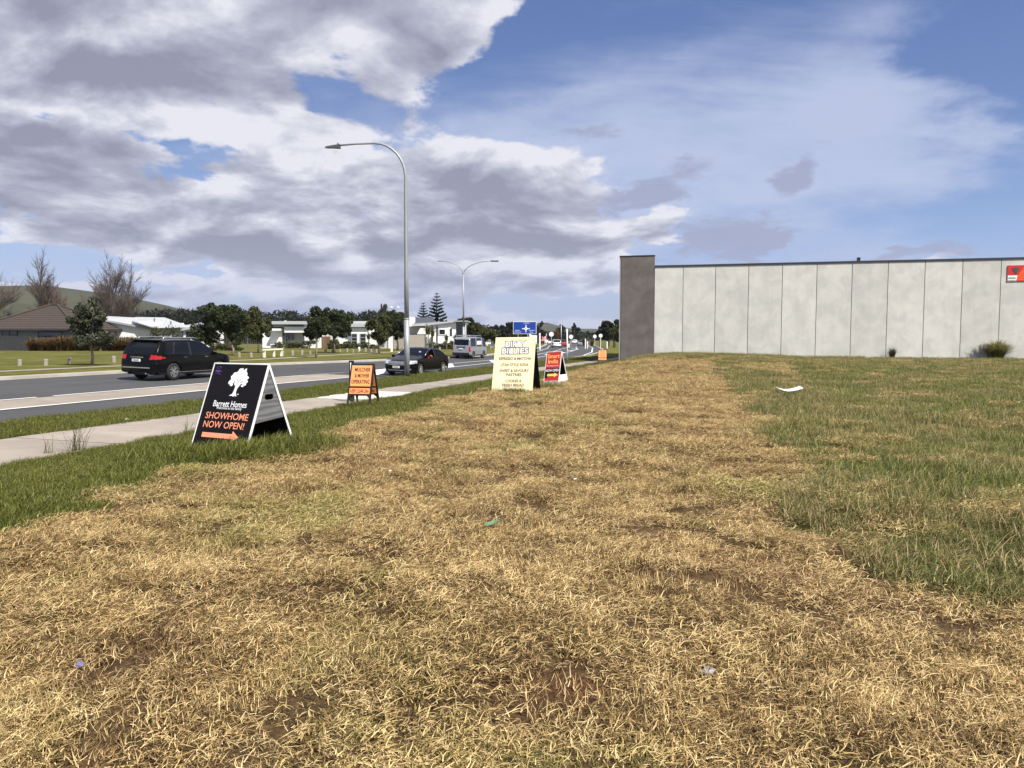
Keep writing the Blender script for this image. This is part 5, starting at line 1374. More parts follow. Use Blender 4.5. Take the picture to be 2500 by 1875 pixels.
    dm = MB().tube([(0, ww/2-.10, 0), (0, ww/2-.085, 0)], wr*.64, 20).mesh('brake_disc')
    for a in spec['wheels']:
        for sg in (-1, 1):
            o = link('wheel', wm, M['tyre'], t, loc=(a-L/2, sg*(W/2-ww/2-.02), wr), smooth=True)
            if sg < 0: o.rotation_euler = (0, 0, math.pi)
            rmo = link('rim', rm, rmat, o, rot=(0, random.uniform(0, 1), 0)); link('brake_disc', dm, M['black_plastic'], o)
            well = MB(); n = 16; R_ = spec['wr']+.05
            VV = [(a-L/2+R_*math.cos(math.pi*k/n), sg*yv, wr+R_*math.sin(math.pi*k/n)) for yv in (W/2-.05, W/2-.36) for k in range(n+1)]
            well.add(VV, [(k, k+1, n+2+k, n+1+k) for k in range(n)]+[tuple(n+1+k for k in range(n+1))]); well.build('wheel_well', M['black_plastic'], t)
            if detail:
                fl = MB(); fl.tube([(a-L/2+(R_+.012)*math.cos(math.pi*(k/n*1.1-.05)), sg*(float(np.interp(a, X, HW))-.012), wr+(R_+.012)*math.sin(math.pi*(k/n*1.1-.05))) for k in range(n+1)], spec.get('flare', .014), 5); fl.build('arch_trim', M['black_plastic'] if spec.get('flare', 0) > .02 else paint, t)
    t['_'] = 0; del t['_']
    return t, dict(X=X, ZT=ZT, HW=HW, BL=BL)
def place_vehicle(t, spec, U, V, wheel, side, heading=None, rz=None):
    """put the given wheel's contact point where the picture shows it"""
    x, y = hit(U, V, 0.); 
    hd = rz if rz is not None else math.atan2(DD[1], DD[0])+(math.pi if heading == 'toward' else 0)
    c, s_ = math.cos(hd), math.sin(hd); lx = wheel-spec['L']/2; ly = side*(spec['W']/2-.1)
    t.location = (x-(c*lx-s_*ly), y-(s_*lx+c*ly), 0); cx, cy = t.location.x, t.location.y
    zl = float(H(cx, cy)); t.location.z = zl
    zr = float(H(cx+math.sin(hd)*.8, cy-math.cos(hd)*.8)); zll = float(H(cx-math.sin(hd)*.8, cy+math.cos(hd)*.8))
    t.rotation_euler = (math.atan2(zll-zr, 1.6), 0, hd)

# --- black SUV (seen from behind right)
def cls_suv(x, y, z, ty, jj, side):
    if ty == 'win' and .55 < x < 3.62:
        if x < 1.02+(z-1.1)*.35: 
            return 'body' if x < .62+(z-1.1)*.3 else 'quarter_window'+('R' if side < 0 else 'L')
        for a in (1.12+(z-1.1)*.35, ): 
            if x < a: return 'trim'
        if x < 2.06: return 'rear_window'+('R' if side < 0 else 'L')
        if x < 2.16: return 'trim'
        if x < 3.62-(z-1.08)*.92: return 'front_window'+('R' if side < 0 else 'L')
    if ty in ('arc', 'top', 'win') and x < .52 and 1.13 < z < 1.60 and abs(y) < .74: return 'tailgate_glass'
    if ty in ('top',) and 2.95 < x < 3.66 and z > 1.15: return 'windscreen'
    if .0 < x < .62 and .93 < z < 1.12 and abs(y) > .60 and (z-.93) < .19-(x-.1)*.20 and (z-.93) > (x-.25)*.12: return 'tail_lamp'+('R' if side < 0 else 'L')
    if ty == 'low' and z < .36: return 'sill'
    return 'body'
SUV = dict(L=5.0, W=1.96, wr=.385, wheels=(1.12, 4.0), ww=.24,
    top=[(0, .72), (.03, .88), (.09, 1.0), (.14, 1.13), (.30, 1.42), (.44, 1.62), (.50, 1.70), (.62, 1.745), (1.4, 1.775), (2.3, 1.77), (2.8, 1.72), (3.05, 1.65), (3.68, 1.24), (3.9, 1.19), (4.5, 1.11), (4.82, .98), (4.95, .80), (5.0, .60)],
    bot=[(0, .42), (.25, .34), (.6, .26), (4.4, .26), (4.8, .30), (5, .36)], belt=[(0, 1.13), (1, 1.13), (2, 1.09), (3.7, 1.06), (5, 1.04)],
    wplan=[(0, .78), (.06, .90), (.2, .965), (.5, .995), (1, 1.0), (3.9, 1.0), (4.4, .97), (4.75, .88), (4.92, .74), (5, .6)], classify=cls_suv, rim='alloy', flare=.012,
    mats={'body': ('body', M['car_black']), 'quarter_windowR': ('quarter_window', 'car_glass'), 'quarter_windowL': ('quarter_window', 'car_glass'), 'rear_windowR': ('door_window', 'car_glass'), 'rear_windowL': ('door_window', 'car_glass'),
          'front_windowR': ('door_window', 'car_glass'), 'front_windowL': ('door_window', 'car_glass'), 'tailgate_glass': ('tailgate_glass', 'car_glass'), 'windscreen': ('windscreen', 'car_glass'), 'trim': ('pillar_trim', 'black_plastic'),
          'tail_lampR': ('tail_lamp', 'lamp_red'), 'tail_lampL': ('tail_lamp', 'lamp_red'), 'sill': ('sill', 'black_plastic')})
t, sd_ = vehicle('parked_car' if 0 else 'car', SUV, 'black four-wheel-drive wagon seen from behind, driving away on the far lane', 'car', M['car_black'])
hL = 2.5
def extras_suv(t):
    for sg in (-1, 1):
        MB().tube([(-1.75, sg*.66, 1.80), (-1.6, sg*.67, 1.845), (.1, sg*.68, 1.845), (.35, sg*.67, 1.78)], .018, 6).build('roof_rail', M['alloy_bright'], t, True)
        for x in (-.75, .55): MB().box((x-.10, sg*.985-.012, .985), (x+.12, sg*.985+.012, 1.015)).build('door_handle', M['chrome'], t)
        bbox('mirror', (1.0, sg*1.02-.09, 1.06), (1.16, sg*1.02+.09, 1.2), M['car_black'], t, .03)
        MB().box((-1.2, sg*.965-.015, .355), (1.2, sg*.965+.015, .375)).build('sill_strip', M['alloy'], t)
        MB().box((-2.42, sg*.62-.22, .47), (-2.40, sg*.62+.22, .475)).build('reflector_strip', M['lamp_red'], t)
        MB().box((-2.35, sg*.915-.01, .70), (-2.25, sg*.915+.01, .80)).build('corner_glint', M['chrome'], t)
    MB().box((-2.53, -.74, .55), (-2.46, .74, .60)).build('bumper_strip', M['chrome'], t)
    MB().box((-2.46, -.34, .99), (-2.415, .34, 1.03)).build('tailgate_bar', M['chrome'], t)
    pl = MB().box((-2.53, -.2, .83), (-2.47, .2, .935)).build('number_plate', M['white'], t)
    m = MB()
    for q in np.arange(-.15, .13, .048): m.box((-2.534, q, .86), (-2.531, q+.03, .91))
    m.build('plate_characters', M['black_print'], pl)
    MB().box((-2.08, -.70, 1.70), (-1.80, .70, 1.75)).build('spoiler', M['car_black'], t)
    for sg in (-1, 1): MB().tube([(-2.5, sg*.5, .33), (-2.3, sg*.5, .33)], .04, 8).build('exhaust_tip', M['chrome'], t)
    MB().tube([(-2.44, -.02, 1.20), (-2.26, .35, 1.28)], .012, 5).build('wiper', M['black_plastic'], t)
extras_suv(t)
place_vehicle(t, SUV, 422, 929, 1.12, -1)

# --- dark sedan (coming toward the camera)
def cls_sed(x, y, z, ty, jj, side):
    s = 'R' if side < 0 else 'L'
    if ty == 'win':
        if .62 < x < 3.52:
            if x < .95+(z-.98)*1.1: return 'body'
            if x < 1.42: return 'quarter_window'
            if x < 2.08: return 'rear_window'+s
            if x < 2.20: return 'trim'
            if x < 3.45-(z-.97)*1.55: return None if s == 'L' else 'front_windowR'
    if ty in ('top',) and 2.62 < x < 3.50 and z > 1.02: return 'windscreen'
    if ty in ('top',) and .62 < x < 1.28 and z > 1.06: return 'back_glass'
    if x > 4.30 and .60 < z < .82 and abs(y) > .50 and z > .62+(4.9-x)*.10: return 'headlamp'+s
    if x > 4.72 and z > .36 and abs(y) < .50 and .56 < z < .78: return 'grille'
    if x < .35 and .70 < z < .92 and abs(y) > .45: return 'tail_lamp'+s
    return 'body'
SED = dict(L=4.93, W=1.87, wr=.335, wheels=(.98, 3.90), ww=.22, tum=.20,
    top=[(0, .74), (.04, .90), (.14, 1.02), (.62, 1.09), (1.25, 1.38), (1.65, 1.455), (2.1, 1.47), (2.5, 1.43), (3.45, 1.03), (3.7, .98), (4.3, .90), (4.7, .80), (4.86, .70), (4.93, .58)],
    bot=[(0, .36), (.3, .26), (.6, .20), (4.4, .20), (4.93, .26)], belt=[(0, .98), (1.2, .97), (3.5, .92), (4.93, .8)],
    wplan=[(0, .74), (.08, .88), (.3, .96), (.8, 1.), (4.0, 1.), (4.4, .96), (4.7, .85), (4.86, .70), (4.93, .55)], classify=cls_sed, rim='alloy_bright',
    mats={'quarter_window': ('quarter_window', 'car_glass'), 'rear_windowR': ('door_window', 'car_glass'), 'rear_windowL': ('door_window', 'car_glass'), 'front_windowR': ('door_window', 'car_glass'), 'windscreen': ('windscreen', 'car_glass'), 'back_glass': ('rear_glass', 'car_glass'),
          'trim': ('pillar_trim', 'black_plastic'), 'headlampR': ('headlight', 'lamp_clear'), 'headlampL': ('headlight', 'lamp_clear'), 'grille': ('grille', 'grey_metal'), 'tail_lampR': ('tail_lamp', 'lamp_red'), 'tail_lampL': ('tail_lamp', 'lamp_red')})
t, _ = vehicle('car', SED, 'dark sedan coming toward the camera, partly hidden by the tall lamp post', 'car', M['car_dark'])
def extras_sed(t):
    for sg in (-1, 1):
        for x in (-1.0, -.05): MB().box((x-.1, sg*.93-.012, .83), (x+.1, sg*.93+.012, .855)).build('door_handle', M['car_dark'], t)
        bbox('mirror', (.85, sg*.98-.1, .93), (1.0, sg*.98+.1, 1.05), M['car_dark'], t, .03)
        MB().tube([(-1.6, sg*.80, 1.13), (-.9, sg*.765, 1.375), (-.1, sg*.77, 1.40), (.35, sg*.78, 1.32), (.95, sg*.885, .99)], .012, 5).build('window_trim', M['chrome'], t, True)
        MB().box((2.33, sg*.66-.12, .34), (2.39, sg*.66+.12, .39)).build('fog_lamp', M['lamp_clear'], t)
        MB().box((-1.05, sg*.915-.012, .235), (1.0, sg*.915+.012, .26)).build('sill_strip', M['grey_metal'], t)
    m = MB()
    for z in (.60, .64, .68, .72): m.box((2.455, -.40+(.76-z)*.6, z), (2.475, .40-(.76-z)*.6, z+.014))
    m.build('grille_bars', M['alloy_bright'], t)
    MB().tube([(2.44, -.48, .765), (2.475, 0, .775), (2.44, .48, .765)], .013, 6).build('grille_surround', M['chrome'], t); MB().tube([(2.45, -.48, .765), (2.475, -.33, .58), (2.475, .33, .58), (2.45, .48, .765)], .013, 6).build('grille_surround', M['chrome'], t)
    pl = bbox('number_plate', (2.475, -.2, .42), (2.49, .2, .53), M['white'], t); m = MB()
    for q in np.arange(-.15, .13, .048): m.box((2.491, q, .45), (2.493, q+.03, .50))
    m.build('plate_characters', M['black_print'], pl)
    MB().tube([(2.40, -.62, .46), (2.47, -.45, .31), (2.47, .45, .31), (2.40, .62, .46)], .011, 5).build('bumper_trim', M['alloy_bright'], t)
    bbox('lower_intake', (2.44, -.5, .24), (2.465, .5, .40), M['black_plastic'], t)
    bbox('dashboard', (.35, -.72, .7), (1.0, .72, .95), M['interior'], t); bbox('registration_label', (.72, .44, 1.22), (.73, .56, 1.28), M['white'], t)
    for y in (-.38, .38):
        s_ = bbox('seat', (-.75, y-.24, .35), (-.55, y+.24, 1.18), M['interior'], t, .05)
extras_sed(t)
place_vehicle(t, SED, 1024, 917.5, 3.90, 1, 'toward')
# driver: one continuous skinned body
def driver(car):
    me = bpy.data.meshes.new('person'); bm = bmesh.new()
    J = [((-.42, -.38, .52), .15), ((-.46, -.38, .72), .155), ((-.48, -.38, .92), .17), ((-.47, -.38, 1.06), .09), ((-.45, -.38, 1.15), .055), ((-.43, -.38, 1.24), .085), ((-.43, -.38, 1.33), .075),
         ((-.46, -.57, 1.00), .065), ((-.30, -.74, .88), .052), ((-.12, -.80, 1.00), .042), ((-.05, -.79, 1.04), .035),
         ((-.46, -.19, 1.00), .065), ((-.22, -.14, .82), .05), ((.08, -.24, .96), .04), ((.14, -.27, .98), .032),
         ((-.10, -.28, .50), .09), ((.25, -.28, .52), .07), ((-.10, -.48, .50), .09), ((.25, -.48, .52), .07)]
    E_ = [(0, 1), (1, 2), (2, 3), (3, 4), (4, 5), (5, 6), (3, 7), (7, 8), (8, 9), (9, 10), (3, 11), (11, 12), (12, 13), (13, 14), (0, 15), (15, 16), (0, 17), (17, 18)]
    vs = [bm.verts.new(p) for p, r in J]
    for a, b in E_: bm.edges.new((vs[a], vs[b]))
    bm.to_mesh(me); bm.free()
    o = bpy.data.objects.new('person', me); col.objects.link(o); o.modifiers.new('s', 'SKIN')
    for i, (p, r) in enumerate(J): me.skin_vertices[0].data[i].radius = (r, r)
    me.skin_vertices[0].data[0].use_root = True
    o.modifiers.new('d', 'SUBSURF').levels = 1
    dg = bpy.context.evaluated_depsgraph_get(); m2 = bpy.data.meshes.new_from_object(o.evaluated_get(dg)); bpy.data.objects.remove(o)
    m2.materials.clear(); m2.materials.append(M['skin']); m2.materials.append(M['red_shirt']); m2.materials.append(M['interior'])
    for f in m2.polygons:
        c = f.center; f.use_smooth = True
        f.material_index = 2 if c.z < .60 else (1 if c.z < 1.10 and not (c.x > -.20 and c.z > .85) else 0)
    o = link('person', m2); tag(o, 'person in a red top leaning an arm on the open window of the dark sedan', 'person')
    # head details as children
    hr = MB(); V_ = []
    n = 12
    for j in range(5):
        ph = R(90-j*24)
        for i in range(n): V_.append((-.44+.095*math.cos(ph)*math.cos(math.tau*i/n)-.01, -.38+.088*math.cos(ph)*math.sin(math.tau*i/n), 1.30+.105*math.sin(ph)))
    hr.add(V_, [(j*n+i, j*n+(i+1) % n, (j+1)*n+(i+1) % n, (j+1)*n+i) for j in range(4) for i in range(n)]+[tuple(range(n))]); hr.build('hair', M['hair'], o, True)
    f_ = MB(); f_.add([(-.335, -.38, 1.28), (-.35, -.395, 1.245), (-.35, -.365, 1.245), (-.318, -.38, 1.25)], [(0, 1, 3), (0, 3, 2), (1, 2, 3)]); f_.build('nose', M['skin'], o)
    for y in (-.41, -.35): MB().tube([(-.352, y, 1.285), (-.346, y, 1.285)], .009, 6).build('eye', M['hair'], o)
    MB().box((-.350, -.40, 1.215), (-.344, -.36, 1.222)).build('mouth', M['red_shirt'], o)
    for sg in (-1, 1):
        for k in range(4):   # fingers
            x, y, z = (-.05, -.79, 1.04) if sg < 0 else (.14, -.27, .98); MB().tube([(x, y+(k-1.5)*.014, z), (x+.045, y+(k-1.5)*.018, z+.008), (x+.07-.006*k, y+(k-1.5)*.018, z-.012)], [.009, .008, .006], 5).build('finger', M['skin'], o)
        MB().tube([(x-.01, y+.03, z), (x+.03, y+.045, z+.01)], [.01, .007], 5).build('thumb', M['skin'], o)
    bpy.context.view_layer.update(); o.matrix_world = car.matrix_world.copy() @ Matrix.Diagonal((1, -1, 1, 1))
driver(t)

# --- silver van
def cls_van(x, y, z, ty, jj, side):
    s = 'R' if side < 0 else 'L'
    if ty == 'win':
        if .35 < x < 1.55: return 'side_windowA'+s
        if 1.75 < x < 2.95: return 'side_windowB'+s
        if 3.2 < x < 4.22-(z-1.15)*.45: return 'front_window'+s
    if x < .20 and 1.22 < z < 1.74 and abs(y) < .70: return 'tailgate_glass'
    if x < .20 and .62 < z < 1.10 and abs(y) > .74: return 'tail_lamp'+s
    if ty in ('top',) and 3.7 < x < 4.36 and z > 1.15: return 'windscreen'
    if ty == 'low' and z < .38: return 'sill'
    return 'body'
VAN = dict(L=4.7, W=1.72, wr=.33, wheels=(.95, 3.50), ww=.2, tum=.10,
    top=[(0, .55), (.02, .9), (.05, 1.15), (.12, 1.75), (.2, 1.9), (.5, 1.97), (2.5, 1.98), (3.4, 1.93), (3.75, 1.80), (4.35, 1.15), (4.6, .95), (4.68, .7), (4.7, .5)],
    bot=[(0, .35), (.4, .25), (4.3, .25), (4.7, .3)], belt=[(0, 1.15), (4.7, 1.10)], wplan=[(0, .93), (.06, .985), (.3, 1), (4.2, 1), (4.5, .93), (4.65, .82), (4.7, .7)], classify=cls_van, rim='grey_metal',
    mats={'side_windowAR': ('side_window', 'car_glass'), 'side_windowAL': ('side_window', 'car_glass'), 'side_windowBR': ('side_window', 'car_glass'), 'side_windowBL': ('side_window', 'car_glass'), 'front_windowR': ('door_window', 'car_glass'), 'front_windowL': ('door_window', 'car_glass'),
          'tailgate_glass': ('tailgate_glass', 'car_glass'), 'tail_lampR': ('tail_lamp', 'lamp_red'), 'tail_lampL': ('tail_lamp', 'lamp_red'), 'windscreen': ('windscreen', 'car_glass'), 'sill': ('sill', 'black_plastic')})
t, _ = vehicle('van', VAN, 'silver van with roof ladder rack driving away below the double-armed lamp', 'van', M['car_silver'])
m = MB()
for x in (-1.9, -.6, .8): m.tube([(x, -.68, 1.97), (x, -.68, 2.08), (x, .68, 2.08), (x, .68, 1.97)], .02, 5)
for y in (-.5, .5): m.tube([(-2.0, y, 2.1), (1.0, y, 2.1)], .02, 5)
m.build('roof_rack', M['alloy_bright'], t)
bbox('rear_bumper', (-2.42, -.82, .34), (-2.30, .82, .56), M['black_plastic'], t, .02); bbox('plate_recess', (-2.375, -.42, 1.02), (-2.345, .42, 1.10), M['black_plastic'], t)
bbox('number_plate', (-2.40, -.19, .86), (-2.372, .19, .96), M['white'], t)
for sg in (-1, 1): bbox('mirror', (1.55, sg*.95-.1, 1.15), (1.7, sg*.95+.1, 1.38), M['white'], t, .03); bbox('window_sticker', (-.55, sg*.825-.004, 1.28), (.55, sg*.825+.004, 1.62), M['white_print'], t)
t.scale = (.93, .93, .93)
place_vehicle(t, VAN, 1154, 876, .95, -1)

# --- distant cars, simple but shaped
def cls_far(x, y, z, ty, jj, side):
    if ty == 'win' and .6 < x < 3.3: return 'glass'
    if ty == 'top' and ((2.75 < x < 3.45 and z > 1.0) or (x < .6 and z > 1.05)): return 'glass'
    if x < .25 and .75 < z < 1.0 and abs(y) > .5: return 'lamp'
    if x > 4.1 and .6 < z < .8 and abs(y) > .5: return 'front_lamp'
    return 'body'
FARC = dict(L=4.4, W=1.8, wr=.33, wheels=(.85, 3.5), top=[(0, .7), (.05, .95), (.2, 1.15), (.55, 1.52), (1.0, 1.60), (2.2, 1.60), (2.7, 1.5), (3.4, 1.05), (4.1, .92), (4.35, .75), (4.4, .55)], bot=[(0, .35), (.4, .22), (4, .22), (4.4, .3)], belt=[(0, 1.02), (4.4, .95)],
            wplan=[(0, .8), (.2, .95), (.6, 1), (3.8, 1), (4.2, .9), (4.4, .7)], classify=cls_far, mats={'glass': ('window', 'car_glass'), 'lamp': ('tail_lamp', 'lamp_red'), 'front_lamp': ('headlight', 'lamp_clear')})
FARS = dict(FARC, top=[(0, .7), (.05, .9), (.7, 1.02), (1.2, 1.38), (1.7, 1.44), (2.3, 1.43), (3.2, .98), (4.1, .85), (4.35, .7), (4.4, .5)])
CROSS = [(FARC, 1358, 848.5, 'car_white', 1.62, 'white hatchback seen from behind heading into the roundabout', 3.), (FARC, 1372, 846.5, 'car_red', 1.5, 'dark red car half hidden right of the white hatchback', 8.),
         (FARS, 1336, 839.5, 'car_white', 1.62, 'white car at the left mouth of the roundabout', -30.), (FARS, 1403, 838.5, 'car_white', 1.62, 'white oncoming car farthest along the bend', 172.),
         (FARC, 1422, 844.5, 'car_silver', 1.55, 'silver oncoming car entering the bend', 168.), (FARC, 1478, 832, 'car_white', 1.62, 'white car parked beyond the path near the dark tree', 80.)]
for sp, U, V, mt, sc, lab, turn in CROSS:
    t, _ = vehicle('car', sp, lab, 'car', M[mt], 0); x, y = hit(U, V, 0.); t.location = (x, y, float(H(x, y))); 
    hd = R(90)-math.atan((U-1250)/F)+R(turn if abs(turn) < 100 else turn); t.rotation_euler = (0, 0, hd)
b = Vector((*hit(1325, 839.5, 0.), 0)); b.z = float(H(b.x, b.y))
t = empty('truck', b, R(80), 'faded red and white truck at the left mouth of the roundabout', 'truck')
bbox('cargo_box', (-3.2, -1.15, .95), (1.3, 1.15, 3.0), M['car_pink'], t, .05); bbox('cab', (1.4, -1.1, .6), (3.1, 1.1, 2.5), M['car_red'], t, .15); bbox('windscreen', (3.08, -.95, 1.5), (3.13, .95, 2.25), M['car_glass'], t); bbox('chassis', (-3.1, -.9, .45), (3.0, .9, .94), M['black_plastic'], t)
for x in (-2.2, 2.1):
    for y in (-1, 1): MB().tube([(x, y*1.1-.12, .45), (x, y*1.1+.12, .45)], .45, 14).build('wheel', M['tyre'], t)

# ------------------------------------------------------------------ litter
def litter(name, U, V, pts, mat, label, th=.004, lift=.05, rz=0.):
    b = gpt(U, V); b.z += float(bumps(b.x, b.y))*.8+lift; n = len(pts); m = MB()
    c = Vector((sum(p_[0] for p_ in pts)/n, sum(p_[1] for p_ in pts)/n, sum(p_[2] for p_ in pts)/n))
    top = [Vector(p_) for p_ in pts]+[c+Vector((0, 0, -.2*max(abs(p_[0]) for p_ in pts)))]
    bot = [v-Vector((0, 0, th)) for v in top]
    m.add(top+bot, [(i, (i+1) % n, n) for i in range(n)]+[((i+1) % n+n+1, i+n+1, n+n+1) for i in range(n)]+[(i, i+n+1, (i+1) % n+n+1, (i+1) % n) for i in range(n)])
    o = m.build(name, M[mat]); o.location = b; o.rotation_euler = (0, 0, rz); tag(o, label, 'litter'); return o
# folded white card sheet
def card():
    b = gpt(1926, 968); b.z += .16; m = MB(); V_ = []
    for i, (x, z) in enumerate(((-.33, .07), (-.22, .02), (-.08, -.01), (.06, .0), (.2, .03), (.33, .075))):
        V_ += [(x, -.16+.03*i/5, z), (x+.02, .17+.03*i/5, z+.03)]
    V_ += [(a, b_, c-.008) for a, b_, c in V_]; fs = []
    for i in range(5): fs += [(2*i, 2*i+2, 2*i+3, 2*i+1), (12+2*i, 12+2*i+1, 12+2*i+3, 12+2*i+2), (2*i, 12+2*i, 14+2*i, 2*i+2), (2*i+1, 2*i+3, 15+2*i, 13+2*i)]
    fs += [(0, 1, 13, 12), (10, 22, 23, 11)]
    o = m.add(V_, fs).build('cardboard_sheet', M['litter_white'], smooth=False); o.location = b; tag(o, 'folded white card sheet lying in the rough grass on the right', 'cardboard')
card()
def crumple(name, U, V, r, mat, label, flat=.5, lift=.03, seed=1, cat='litter', sub=2):
    b = gpt(U, V); b.z += float(bumps(b.x, b.y))*.8+lift; g = random.Random(seed); bm = bmesh.new(); bmesh.ops.create_icosphere(bm, subdivisions=sub, radius=r)
    for v in bm.verts: k = g.uniform(.65, 1.25); v.co = Vector((v.co.x*k*1.2, v.co.y*k*.8, v.co.z*k*flat))
    me = bpy.data.meshes.new(name); bm.to_mesh(me); bm.free(); o = link(name, me, M[mat]); o.location = b; o.rotation_euler = (0, 0, g.uniform(0, 6)); tag(o, label, cat); return o
crumple('crushed_bottle', 1726, 1668, .036, 'litter_grey', 'crushed clear plastic bottle in the straw near the bare soil patch', .45, .04, 3)
crumple('litter', 1404, 1172, .018, 'litter_white', 'small white and dark scrap in the middle of the mown strip', .6, .05, 4)
crumple('litter', 760, 1238, .018, 'litter_grey', 'small grey scrap on the straw right of centre-left', .5, .05, 5)
crumple('paper_scrap', 310, 1027, .07, 'litter_white', 'crumpled white paper on the verge between road and path', .5, .05, 6)
crumple('litter', 552, 1597, .025, 'litter_white', 'tiny white scrap low in the left foreground straw', .4, .04, 7)
crumple('wrapper', 196, 1644, .025, 'litter_blue', 'small blue and white wrapper in the lower left corner straw', .4, .04, 8)
crumple('litter', 952, 1162, .018, 'litter_white', 'pale scrap on the straw left of the centre', .4, .05, 9)
crumple('litter', 2108, 1444, .018, 'litter_white', 'flat white scrap near the edge of the long grass on the right', .3, .04, 10)
crumple('litter', 1156, 1218, .018, 'litter_tan', 'brown scrap of litter in the centre of the mown strip', .5, .05, 11)
crumple('litter', 120, 1220, .018, 'litter_white', 'pale scrap in the green verge at far left', .3, .05, 12)
litter('foil_wrapper', 1200, 1306, [(-.07, -.02, 0), (0, -.03, .01), (.08, -.01, .03), (.06, .03, .02), (-.05, .03, .01)], 'litter_green', 'thin green wrapper lying in the mown strip', rz=.6)
for k, (U, V, lab) in enumerate(((1575, 897, 'tiny pale stone near the top of the mound'), (2064, 888, 'pale scrap before the concrete wall, left one'), (2340, 880, 'white scrap at the foot of the wall near the large tussock'), (2218, 879, 'white splinter at the foot of the wall beside the small tussock'))):
    crumple('pale_scrap', U, V, .07, 'litter_white', lab, .5, .05, 20+k, 'litter', 1)

# ------------------------------------------------------------------ grass and straw (scattered blades)
def blades(n, rad, lmin, lmax, w, pitch, hmax, g, curl=.3, bend=.3):
    """arrays for n tapered bent blades inside a disc"""
    r = rad*np.sqrt(g.uniform(0, 1, n)); a = g.uniform(0, math.tau, n); bx, by = r*np.cos(a), r*np.sin(a); bz = g.uniform(0, hmax, n)
    L = g.uniform(lmin, lmax, n); h = g.uniform(0, math.tau, n); p = np.radians(g.uniform(*pitch, n)); tw = g.normal(0, curl, n)
    W = w*g.uniform(.6, 1.3, n); V = np.zeros((n, 7, 3)); x, y, z = bx.copy(), by.copy(), bz.copy(); hh = h.copy(); pp = p.copy()
    for j in range(3):
        wj = W*(1, .85, .5)[j]; px, py = -np.sin(hh)*wj, np.cos(hh)*wj
        V[:, 2*j] = np.stack([x-px, y-py, z], -1); V[:, 2*j+1] = np.stack([x+px, y+py, z+W*.5], -1)
        s = L/3; x = x+s*np.cos(hh)*np.cos(pp); y = y+s*np.sin(hh)*np.cos(pp); z = np.maximum(z+s*np.sin(pp), .002); hh = hh+tw; pp = pp-bend*g.uniform(.3, 1.4, n)
    V[:, 6] = np.stack([x, y, z], -1)
    base = (np.arange(n)*7)[:, None]
    q = np.concatenate([base+np.array([[0, 1, 3, 2]]), base+np.array([[2, 3, 5, 4]])]); tr = base+np.array([[4, 5, 6]])
    return V.reshape(-1, 3), q, tr, g.uniform(0, 1, n)
